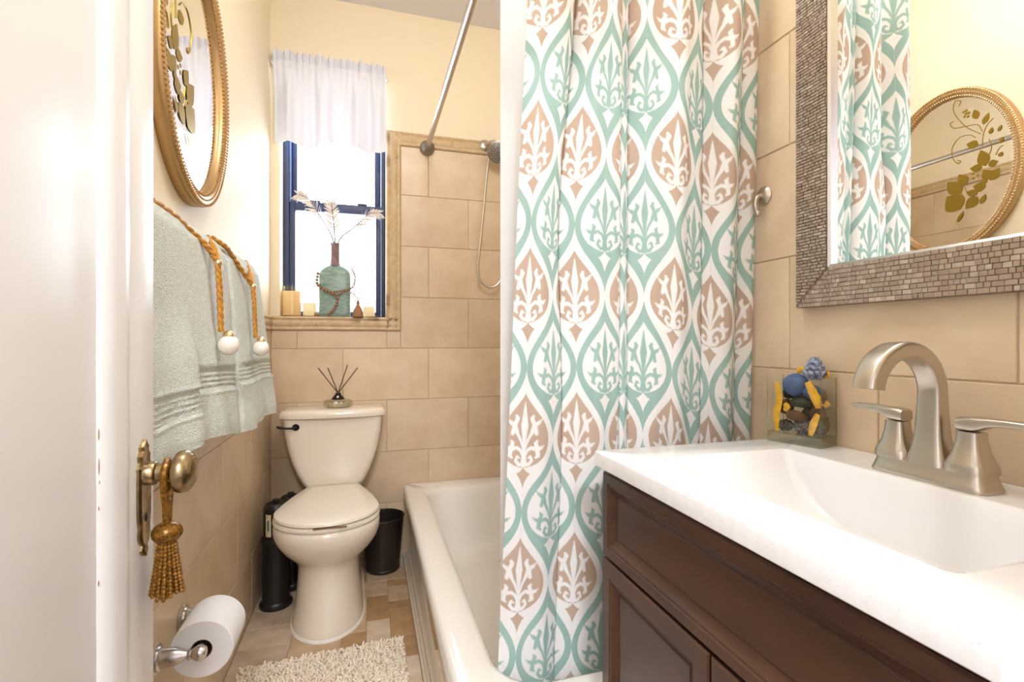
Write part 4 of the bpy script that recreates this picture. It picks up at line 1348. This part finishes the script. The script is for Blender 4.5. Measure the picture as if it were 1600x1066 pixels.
# bead garland
ga = thing('bead_garland', 'wooden bead garland with jute tassel draped round the bottle', 'bead garland', (bx_, by_ - 0.05, SZ))
yf = by_ - 0.050
gp = smooth_path([(bx_ - 0.076, by_ - 0.02, SZ + 0.205), (bx_ - 0.080, by_ - 0.03, SZ + 0.16), (bx_ - 0.060, yf, SZ + 0.135), (bx_ - 0.01, yf - 0.004, SZ + 0.11), (bx_ + 0.012, yf - 0.006, SZ + 0.095), (bx_ + 0.008, yf - 0.006, SZ + 0.055), (bx_ - 0.012, yf - 0.004, SZ + 0.022), (bx_ - 0.035, yf - 0.004, SZ + 0.010)], 12)
gp2 = smooth_path([(bx_ + 0.012, yf - 0.008, SZ + 0.10), (bx_ + 0.05, yf - 0.004, SZ + 0.125), (bx_ + 0.082, by_ - 0.03, SZ + 0.145), (bx_ + 0.092, by_ - 0.01, SZ + 0.195), (bx_ + 0.078, by_, SZ + 0.232)], 12)
gp3 = smooth_path([(bx_ + 0.0, yf - 0.009, SZ + 0.118), (bx_ + 0.05, yf - 0.008, SZ + 0.122), (bx_ + 0.09, yf - 0.006, SZ + 0.105), (bx_ + 0.105, yf - 0.004, SZ + 0.085)], 12)
g = G()
for pth, rb in ((gp, 0.0080), (gp2, 0.0052), (gp3, 0.0044)):
    acc = 0.0; last = pth[0]
    g.ball(last, rb, 8, 6)
    for c in pth[1:]:
        acc += (c - last).length
        if acc >= rb * 1.85:
            g.ball(c, rb, 8, 6); acc = 0.0
        last = c
build(g, 'beads', 'bead', ga)
g = G(); g.lathe((bx_ + 0.106, yf - 0.004, SZ), [(0.026, 0.0), (0.022, 0.03), (0.011, 0.052), (0.007, 0.058), (0.009, 0.064), (0.007, 0.072), (0.0, 0.088)], 18); build(g, 'tassel', 'twine', ga)
# candles
def candle(x, y, r, h, wax_h, label, gl):
    t = thing('glass_candle', label, 'candle', (x, y, SZ), 'glass candles on the window sill')
    g = G(); g.lathe((x, y, SZ), [(r * 0.94, 0), (r, 0.003), (r, h), (r - 0.0018, h), (r - 0.0018, 0.005), (0, 0.005)], 28, cap0=True, cap1=True); build(g, 'jar', gl, t)
    g = G(); g.lathe((x, y, SZ), [(r - 0.003, 0.006), (r - 0.003, wax_h), (0.004, wax_h - 0.002), (0, wax_h - 0.002)], 24); w = build(g, 'wax', 'wax', t)
    g = G(); g.tube([(x, y, SZ + wax_h - 0.003), (x + 0.001, y, SZ + wax_h + 0.010)], 0.0012, 6); build(g, 'wick', 'reed', w)
candle(-0.345, 2.525, 0.043, 0.145, 0.118, 'tallest amber glass candle at the left end of the window sill', 'amber_glass')
candle(-0.268, 2.535, 0.033, 0.112, 0.066, 'glass candle between the tallest candle and the bottle', 'clear')
candle(0.005, 2.53, 0.031, 0.085, 0.052, 'smallest glass candle right of the bottle on the window sill', 'clear')
g = G(); g.tube(smooth_path([(-0.245, 2.505, SZ + 0.011), (-0.215, 2.507, SZ + 0.012), (-0.195, 2.502, SZ + 0.009)], 6), [0.008, 0.010, 0.0105, 0.010, 0.0095, 0.0095, 0.009, 0.009, 0.0085, 0.008, 0.007, 0.006, 0.004], 10); build(g, 'wood_stick', 'bead', label='short pale wood stick lying before the bottle on the sill', cat='stick')

# ------------------------------------------------------------------ vanity
VX0, VX1, VY0, VY1, CZ = 0.418, XR - 0.001, 0.228, 0.866, H - 0.2105
cb = thing('vanity_cabinet', 'espresso wood vanity cabinet with framed drawer front and doors', 'cabinet', (0.67, 0.547, 0))
g = G()
cx0, cy0, cy1, ctop = 0.450, 0.240, 0.856, CZ - 0.030
g.box(cx0, XR - 0.002, cy0, cy0 + 0.018, 0.0, ctop); g.box(cx0, XR - 0.002, cy1 - 0.018, cy1, 0.0, ctop)
g.box(cx0, XR - 0.002, cy0 + 0.018, cy1 - 0.018, 0.09, 0.108); g.box(XR - 0.014, XR - 0.002, cy0 + 0.018, cy1 - 0.018, 0.108, ctop)
g.box(cx0, cx0 + 0.018, cy0 + 0.018, cy1 - 0.018, ctop - 0.04, ctop); g.box(cx0, cx0 + 0.018, cy0 + 0.018, cy1 - 0.018, 0.60, 0.66); g.box(cx0, cx0 + 0.018, cy0 + 0.018, cy1 - 0.018, 0.108, 0.15); g.box(cx0, cx0 + 0.018, 0.527, 0.567, 0.15, 0.60)
g.box(cx0 + 0.05, cx0 + 0.066, cy0 + 0.018, cy1 - 0.018, 0.0, 0.09)
build(g, 'carcass', 'wood_gap', cb, smooth=0)
def framed_front(name, y0, y1, z0, z1, fw, depth=0.020):
    """frame-and-panel front facing -X"""
    xf = cx0 - depth
    def ring(iy, x):
        return [(x, y0 + iy, z0 + iy), (x, y0 + iy, z1 - iy), (x, y1 - iy, z1 - iy), (x, y1 - iy, z0 + iy)]
    g = G()
    g.loft([ring(0, cx0 - 0.0005), ring(0, xf + 0.003), ring(0.003, xf), ring(fw - 0.006, xf), ring(fw - 0.004, xf + 0.002), ring(fw, xf + 0.002), ring(fw + 0.003, xf + 0.005), ring(fw + 0.016, xf + 0.0115), ring(fw + 0.018, xf + 0.0095)][::1], True, False)
    fr = build(g, name, 'wood', cb, smooth=20)
    g = G(); i = fw + 0.017
    g.box(xf + 0.0098, xf + 0.016, y0 + i, y1 - i, z0 + i, z1 - i); build(g, 'panel', 'wood', fr, smooth=0)
    return fr
framed_front('drawer_front', cy0 + 0.002, cy1 - 0.001, 0.643, 0.8015, 0.024)
framed_front('cabinet_door', 0.551, cy1 + 0.002, 0.10, 0.637, 0.034)
framed_front('cabinet_door', cy0, 0.547, 0.10, 0.637, 0.034)
for yk in (0.585, 0.513):
    g = G(); g.lathe((cx0 - 0.0195, yk, 0.36), [(0.006, 0), (0.005, 0.010), (0.012, 0.016), (0.013, 0.022), (0.0, 0.026)], 16, (-1, 0, 0)); build(g, 'knob', 'nickel', cb)
# countertop with moulded basin
ct = thing('sink_counter', 'white cultured marble vanity top with moulded rectangular basin', 'countertop', (0.66, 0.547, CZ - 0.030))
g = G()
def cr(x0, x1, y0, y1, r, z):
    return [(a, b, z) for a, b in rrect(x0, x1, y0, y1, r, 8)]
bx0, bx1, by0, by1 = 0.512, 0.782, 0.318, 0.772
rings = [cr(bx0 - 0.006, bx1 + 0.006, by0 - 0.006, by1 + 0.006, 0.016, CZ - 0.029), cr(VX0 + 0.002, VX1, VY0 + 0.002, VY1 - 0.002, 0.003, CZ - 0.029), cr(VX0, VX1, VY0, VY1, 0.004, CZ - 0.027), cr(VX0, VX1, VY0, VY1, 0.004, CZ - 0.003), cr(VX0 + 0.001, VX1 - 0.0005, VY0 + 0.001, VY1 - 0.001, 0.004, CZ - 0.001), cr(VX0 + 0.003, VX1 - 0.001, VY0 + 0.003, VY1 - 0.003, 0.004, CZ),
         cr(bx0 - 0.006, bx1 + 0.006, by0 - 0.006, by1 + 0.006, 0.016, CZ)]
g.loft(rings, False, False)
top_ = build(g, 'slab', 'counter', ct, smooth=35)
g = G()
rings = [cr(bx0 - 0.006, bx1 + 0.006, by0 - 0.006, by1 + 0.006, 0.016, CZ), cr(bx0 - 0.002, bx1 + 0.002, by0 - 0.002, by1 + 0.002, 0.014, CZ - 0.0008), cr(bx0, bx1, by0, by1, 0.013, CZ - 0.003)]
for k in range(1, 9):
    t = k / 8
    e = 1 - (1 - t) ** 2.0
    rings.append(cr(bx0 + 0.022 * t, bx1 - 0.018 * t, by0 + 0.02 + 0.125 * t ** 1.15 - 0.02 * (1 - t), by1 - 0.02 - 0.125 * t ** 1.15 + 0.02 * (1 - t), 0.013 + 0.02 * t, CZ - 0.003 - 0.105 * e))
rings.append(cr(bx0 + 0.05, bx1 - 0.05, by0 + 0.18, by1 - 0.18, 0.04, CZ - 0.112))
g.loft(rings, False, True)
build(g, 'basin', 'basin', ct, smooth=35)
g = G(); g.lathe((0.647, 0.545, CZ - 0.1125), [(0.022, 0), (0.022, 0.003), (0.016, 0.004), (0, 0.0035)], 20); build(g, 'drain', 'nickel', ct)
# speckles on the slab
g = G()
rr = random.Random(9)
for i in range(90):
    x = rr.uniform(VX0 + 0.004, bx0 - 0.012); y = rr.uniform(VY0 + 0.01, VY1 - 0.01); s_ = rr.uniform(0.0002, 0.0005)
    g.ball((x, y, CZ), s_, 5, 3, (1, 1, 0.2))
for i in range(60):
    y = rr.uniform(VY0 + 0.01, VY1 - 0.01); s_ = rr.uniform(0.0002, 0.0005)
    g.ball((VX0, y, CZ - rr.uniform(0.005, 0.024)), s_, 5, 3, (0.2, 1, 1))
build(g, 'speckles', 'mosaic_b', ct, kind='stuff')

# ------------------------------------------------------------------ faucet
FX, FY = 0.824, 0.540
fa = thing('sink_faucet', 'brushed nickel two-handle faucet with high arched spout', 'faucet', (FX, FY, CZ))
g = G()
def fr_(hx, hy, z):
    return [(a, b, CZ + z) for a, b in rrect(FX - hx, FX + hx, FY - hy, FY + hy, min(hx, hy) * 0.55, 6)]
g.loft([fr_(0.028, 0.080, 0.0003), fr_(0.0285, 0.0805, 0.004), fr_(0.026, 0.078, 0.010), fr_(0.0235, 0.0755, 0.018), fr_(0.0225, 0.0745, 0.024), fr_(0.020, 0.072, 0.0255)], True, True)
build(g, 'base_plate', 'nickel', fa, smooth=35)
def sq_ring(c, ax_u, ax_v, hu, hv, r=0.35):
    return [tuple(Vector(c) + Vector(ax_u) * a + Vector(ax_v) * b) for a, b in rrect(-hu, hu, -hv, hv, min(hu, hv) * r, 4)]
# spout
g = G()
rings = []
for z, hu, hv in ((0.024, 0.0235, 0.028), (0.033, 0.0225, 0.0262), (0.048, 0.0188, 0.0225), (0.068, 0.0158, 0.0195), (0.095, 0.0138, 0.0178), (0.120, 0.0125, 0.0168), (0.132, 0.0120, 0.0165)):
    rings.append(sq_ring((FX, FY, CZ + z), (1, 0, 0), (0, 1, 0), hu, hv, 0.5))
RA = 0.0650
for k in range(1, 19):
    a = PI * 0.955 * k / 18
    c = (FX - RA + RA * math.cos(a), FY, CZ + 0.132 + RA * math.sin(a) * (1.0))
    ux_ = (math.cos(a), 0, math.sin(a))
    rings.append(sq_ring(c, ux_, (0, 1, 0), 0.0118 + 0.0022 * (k / 18) ** 2, 0.0165 + 0.001 * k / 18, 0.5))
g.loft(rings, True, True)
build(g, 'spout', 'nickel', fa, smooth=40)
for sy in (1, -1):
    hy = FY + sy * 0.0508
    g = G()
    rings = []
    for z, hu in ((0.024, 0.0255), (0.034, 0.0250), (0.038, 0.0235), (0.052, 0.0180), (0.070, 0.0145), (0.082, 0.0138)):
        rings.append(sq_ring((FX, hy, CZ + z), (1, 0, 0), (0, 1, 0), hu, hu, 0.5))
    g.loft(rings, True, True)
    hb = build(g, 'handle_base', 'nickel', fa, smooth=35)
    g = G()
    rings = []
    for yy, zc, hz, hx in ((-0.0135, 0.0915, 0.0085, 0.0130), (-0.008, 0.0925, 0.0100, 0.0138), (0.006, 0.0930, 0.0102, 0.0138), (0.014, 0.0945, 0.0086, 0.0132), (0.024, 0.0975, 0.0060, 0.0120), (0.045, 0.0990, 0.0048, 0.0105), (0.066, 0.0990, 0.0042, 0.0098), (0.072, 0.0990, 0.0034, 0.0090)):
        ring = sq_ring((FX, hy + sy * yy, CZ + zc), (1, 0, 0), (0, 0, 1), hx, hz, 0.6)
        rings.append(ring)
    g.loft(rings if sy < 0 else rings, True, True)
    build(g, 'lever', 'nickel', hb, smooth=40)

# ------------------------------------------------------------------ vanity mirror with mosaic frame
FXF = 0.884
MY0, MY1, MZ0, MZ1, FWm = 0.236, 0.847, 1.121, 2.00, 0.078
vm = thing('vanity_mirror', 'rectangular vanity mirror in taupe mosaic frame above the faucet', 'mirror', (XR, (MY0 + MY1) / 2, MZ0))
def mring(i, x):
    return [(x, MY0 + i, MZ0 + i), (x, MY0 + i, MZ1 - i), (x, MY1 - i, MZ1 - i), (x, MY1 - i, MZ0 + i)]
# four mitred members
cor_o = [(MY0, MZ0), (MY1, MZ0), (MY1, MZ1), (MY0, MZ1)]
cor_i = [(MY0 + FWm, MZ0 + FWm), (MY1 - FWm, MZ0 + FWm), (MY1 - FWm, MZ1 - FWm), (MY0 + FWm, MZ1 - FWm)]
for k in range(4):
    a, b, c, d = cor_o[k], cor_o[(k + 1) % 4], cor_i[(k + 1) % 4], cor_i[k]
    quad = [a, b, c, d]
    cy_ = sum(p[0] for p in quad) / 4; cz_ = sum(p[1] for p in quad) / 4
    quad = [(p[0] + (cy_ - p[0]) * 0.0015, p[1] + (cz_ - p[1]) * 0.0015) for p in quad]
    g = G(); g.loft([[(XR - 0.001, p[0], p[1]) for p in quad], [(FXF + 0.001, p[0], p[1]) for p in quad]], True, True)
    build(g, 'frame_rail', 'mosaic_bed', vm, smooth=0)
g = G(); g.loft([mring(FWm, FXF + 0.001), mring(FWm - 0.001, FXF - 0.001), mring(FWm + 0.004, FXF + 0.002), mring(FWm + 0.004, FXF + 0.012)]); build(g, 'inner_lip', 'steel', vm, smooth=0)
g = G(); g.box(XR - 0.012, XR - 0.004, MY0 + FWm, MY1 - FWm, MZ0 + FWm, MZ1 - FWm); build(g, 'mirror_glass', 'mirror', vm, smooth=0)
# mosaic tesserae
rr = random.Random(11)
tess = []
def inside_member(y, z):
    dy0, dy1, dz0, dz1 = y - MY0, MY1 - y, z - MZ0, MZ1 - z
    m_ = min(dy0, dy1, dz0, dz1)
    return m_, (dy0, dy1, dz0, dz1).index(m_)
for mem in ('bottom', 'top'):
    nr = 9
    rh = FWm / nr
    for r in range(nr):
        zc0 = (MZ0 + r * rh) if mem == 'bottom' else (MZ1 - (r + 1) * rh)
        depth = (r + 0.5) * rh
        y = MY0 + depth + 0.003
        yend = MY1 - depth - 0.003
        while y < yend - 0.004:
            w = rr.choice((0.0085, 0.0095, 0.012, 0.016))
            w = min(w, yend - y)
            tess.append((y, y + w, zc0, zc0 + rh, mem)); y += w
for mem in ('near', 'far'):
    rh = 0.0066
    z = MZ0 + 0.006
    while z < MZ1 - 0.012:
        dd = min(z + rh / 2 - MZ0, MZ1 - z - rh / 2, FWm) - 0.003
        y0_ = 0.0005
        while y0_ < dd - 0.003:
            w = min(rr.choice((0.0085, 0.012, 0.016, 0.02)), dd - y0_)
            if mem == 'far':
                tess.append((MY1 - y0_ - w, MY1 - y0_, z, z + rh, mem))
            else:
                tess.append((MY0 + y0_, MY0 + y0_ + w, z, z + rh, mem))
            y0_ += w
        z += rh
single = sorted([t for t in tess if t[4] == 'bottom' and t[0] > 0.44], key=lambda t: t[0])[:290]
single_set = set(id(t) for t in single)
mats3 = ['mosaic_a', 'mosaic_b', 'mosaic_c']
for t in single:
    mk = rr.choices(mats3, (6, 3, 1.4))[0]
    slab_piece('mosaic_tile', vm, mk, 'x-', FXF + 0.001, t[0] + 0.0004, t[1] - 0.0004, t[2] + 0.0004, t[3] - 0.0004, rr.choice((0.0022, 0.0028)), 0.0007)
g = G()
for t in tess:
    if id(t) in single_set:
        continue
    g.cur = rr.choices((0, 1, 2), (6, 3, 1.4))[0]
    y0_, y1_, z0_, z1_ = t[0] + 0.0004, t[1] - 0.0004, t[2] + 0.0004, t[3] - 0.0004
    x0_, x1_ = FXF + 0.001, FXF - 0.001 - rr.uniform(0, 0.001)
    b = 0.0006
    v = [(x0_, y0_, z0_), (x0_, y1_, z0_), (x0_, y1_, z1_), (x0_, y0_, z1_), (x1_, y0_ + b, z0_ + b), (x1_, y1_ - b, z0_ + b), (x1_, y1_ - b, z1_ - b), (x1_, y0_ + b, z1_ - b)]
    g.add(v, [(7, 6, 5, 4), (0, 4, 5, 1), (1, 5, 6, 2), (2, 6, 7, 3), (3, 7, 4, 0)])
build(g, 'mosaic_field', mats3, vm, smooth=0, kind='stuff')

# ------------------------------------------------------------------ glass vase with potpourri
vc = Vector((0.8565, 0.8080, CZ + 0.0004))
da = Vector((0.272, -0.962, 0)).normalized(); dnv = Vector((0.962, 0.272, 0)).normalized()
def VP(a, b, z):
    return vc + da * a + dnv * b + Vector((0, 0, z))
vs_ = thing('glass_vase', 'rectangular clear glass vase of potpourri on the vanity corner', 'vase', tuple(vc))
def vbox(g, a0, a1, b0, b1, z0, z1, c=0.001):
    vv_ = [VP(a0, b0, z0), VP(a1, b0, z0), VP(a1, b1, z0), VP(a0, b1, z0), VP(a0, b0, z1), VP(a1, b0, z1), VP(a1, b1, z1), VP(a0, b1, z1)]
    g.add(vv_, [(0, 3, 2, 1), (4, 5, 6, 7), (0, 1, 5, 4), (1, 2, 6, 5), (2, 3, 7, 6), (3, 0, 4, 7)])
VA, VB, VH, VT = 0.054, 0.031, 0.137, 0.005
g = G(); vbox(g, -VA, VA, -VB, VB, 0.0, 0.020); build(g, 'base', 'thick', vs_, smooth=0)
for (a0, a1, b0, b1) in ((-VA, VA, -VB, -VB + VT), (-VA, VA, VB - VT, VB), (-VA, -VA + VT, -VB + VT, VB - VT), (VA - VT, VA, -VB + VT, VB - VT)):
    g = G(); vbox(g, a0, a1, b0, b1, 0.0201, VH); build(g, 'glass_wall', 'clear', vs_, smooth=0)
for a_, b_ in ((VA, -VB), (-VA, -VB), (VA, VB), (-VA, VB)):
    g = G(); g.tube([VP(a_ * 0.985, b_ * 0.975, 0.0205), VP(a_ * 0.985, b_ * 0.975, VH)], 0.0014, 6); build(g, 'edge', 'thick', vs_)

def pot(g, name, mat, label, cat, smooth=60):
    return build(g, name, mat, label=label, cat=cat, smooth=smooth, group=None)
wob = lambda k, am: (lambda p: 1 + am * math.sin(p.x * k + 1) * math.cos(p.y * k) + am * 0.6 * math.sin(p.z * k * 1.3))
g = G(); g.ball(VP(-0.010, -0.0005, 0.119), 0.0250, 24, 16, (1.0, 0.95, 0.95), wob=wob(3, 0.04)); pot(g, 'potpourri_ball', 'blue', 'smooth blue ball at the top of the vase', 'potpourri')
g = G(); g.ball(VP(0.022, 0.004, 0.106), 0.016, 18, 12, (1.25, 1, 0.9), wob=wob(4, 0.08)); pot(g, 'potpourri_ball', 'blue', 'smaller blue pod below the big blue ball', 'potpourri')
# frosted flower: overlapping scales
g = G()
fc = VP(0.024, 0.006, 0.149)
rr = random.Random(3)
for ring_i, (n_, r_, zz_) in enumerate(((9, 0.014, -0.008), (8, 0.012, 0.002), (6, 0.008, 0.010), (4, 0.004, 0.016))):
    for i in range(n_):
        a = 2 * PI * (i + 0.5 * ring_i) / n_
        rot = Matrix.Rotation(a, 3, 'Z') @ Matrix.Rotation(0.7 - 0.2 * ring_i, 3, 'Y')
        g.ball(fc + Vector((r_ * math.cos(a), r_ * math.sin(a), zz_)), 1.0, 7, 5, (0.0048, 0.0085, 0.0135), rot)
g.ball(fc, 0.015, 12, 8, (1, 1, 1.1))
pot(g, 'dried_flower', 'bluegrey', 'frosted blue-grey dried flower rising above the vase rim', 'dried flower')
def curl(pts, w, label, mat='yellow'):
    p = smooth_path([VP(*q_) for q_ in pts], 8)
    m = len(p)
    g = G(); g.tube(p, [w * (0.45 + 0.65 * math.sin(PI * (0.1 + 0.8 * i / (m - 1)))) * (1 + 0.04 * math.sin(i * 1.1)) for i in range(m)], 8, True, 0.35)
    pot(g, 'dried_petal', mat, label, 'dried petal')
curl([(-0.040, -0.020, 0.125), (-0.034, -0.021, 0.085), (-0.040, -0.022, 0.055), (-0.037, -0.021, 0.022)], 0.0085, 'long yellow dried petal standing against the left glass')
curl([(0.024, -0.023, 0.128), (0.034, -0.023, 0.110), (0.043, -0.023, 0.090), (0.045, -0.022, 0.078)], 0.0085, 'yellow dried petal slanting past the big blue ball')
curl([(0.044, -0.022, 0.066), (0.036, -0.023, 0.045), (0.030, -0.023, 0.023)], 0.0080, 'yellow dried petal low at the right glass corner')
curl([(-0.018, 0.018, 0.145), (-0.008, 0.018, 0.150), (0.002, 0.020, 0.143)], 0.006, 'yellow curled petal behind the blue ball')
curl([(0.036, 0.018, 0.139), (0.046, 0.014, 0.145), (0.050, 0.006, 0.138)], 0.0065, 'yellow curled petal right of the frosted flower on the rim')
curl([(0.040, 0.010, 0.078), (0.046, 0.014, 0.086), (0.040, 0.020, 0.080)], 0.0055, 'orange yellow petal seen through the right glass side')
curl([(-0.022, -0.022, 0.080), (-0.016, -0.023, 0.074), (-0.022, -0.022, 0.066)], 0.0065, 'short pale yellow petal left of the brown pod')
g = G(); g.ball(VP(-0.002, -0.014, 0.056), 0.018, 20, 12, (1.2, 1.0, 0.62), Matrix.Rotation(0.3, 3, 'Y'), wob(6, 0.06)); pot(g, 'seed_pod', 'pod', 'flat brown seed pod in the middle of the vase', 'seed pod')
g = G(); g.ball(VP(0.030, 0.006, 0.062), 0.015, 16, 10, (1.0, 1.0, 1.2), None, wob(7, 0.1)); pot(g, 'seed_pod', 'pod', 'dark upright seed pod right in the vase', 'seed pod')
g = G(); g.ball(VP(0.002, 0.002, 0.084), 0.021, 20, 12, (1.2, 1.0, 0.55), None, wob(6, 0.08)); pot(g, 'dried_leaf', 'darkleaf', 'dark green dried leaf bunch under the blue ball', 'dried leaf')
for (a_, b_, z_, r_, lb) in ((-0.026, -0.010, 0.034, 0.0135, 'grey cone at the left bottom of the vase'), (0.010, -0.010, 0.035, 0.0165, 'pale grey cone at the bottom middle of the vase')):
    g = G(); c = VP(a_, b_, z_)
    g.ball(c, r_ * 0.85, 14, 9, (1.15, 1.0, 0.8))
    for i in range(46):
        ph = i * 2.39996; zz_ = 1 - 2 * (i + 0.5) / 46; rr_ = math.sqrt(1 - zz_ * zz_)
        g.ball(c + Vector((rr_ * math.cos(ph) * r_ * 1.08, rr_ * math.sin(ph) * r_ * 0.95, zz_ * r_ * 0.78)), 0.0028, 6, 4)
    pot(g, 'small_cone', 'cone', lb, 'cone')
for (a_, b_, z_, r_, m_, lb) in ((-0.034, 0.008, 0.070, 0.016, 'pod', 'brown pod behind the left yellow petal in the vase'), (-0.030, 0.010, 0.100, 0.013, 'darkleaf', 'dark leaf behind the left upper glass of the vase'),
                             (0.012, 0.014, 0.060, 0.017, 'darkleaf', 'dark leaf behind the brown pod in the vase'), (0.036, 0.000, 0.036, 0.014, 'cone', 'dark cone at the right bottom of the vase'), (-0.006, 0.014, 0.036, 0.015, 'pod', 'brown pod at the back bottom of the vase'), (0.030, 0.012, 0.095, 0.015, 'pod', 'brown pod under the frosted flower')):
    g = G(); g.ball(VP(a_, b_, z_), r_, 16, 10, (1.0, 0.85, 1.0), None, wob(7, 0.12)); pot(g, 'seed_pod', m_, lb, 'seed pod')
g = G(); g.ball(VP(0.038, 0.014, 0.042), 0.012, 14, 9, (1, 0.8, 1.5), None, wob(8, 0.1)); pot(g, 'seed_pod', 'pod', 'brown pod seen through the right glass side of vase', 'seed pod')
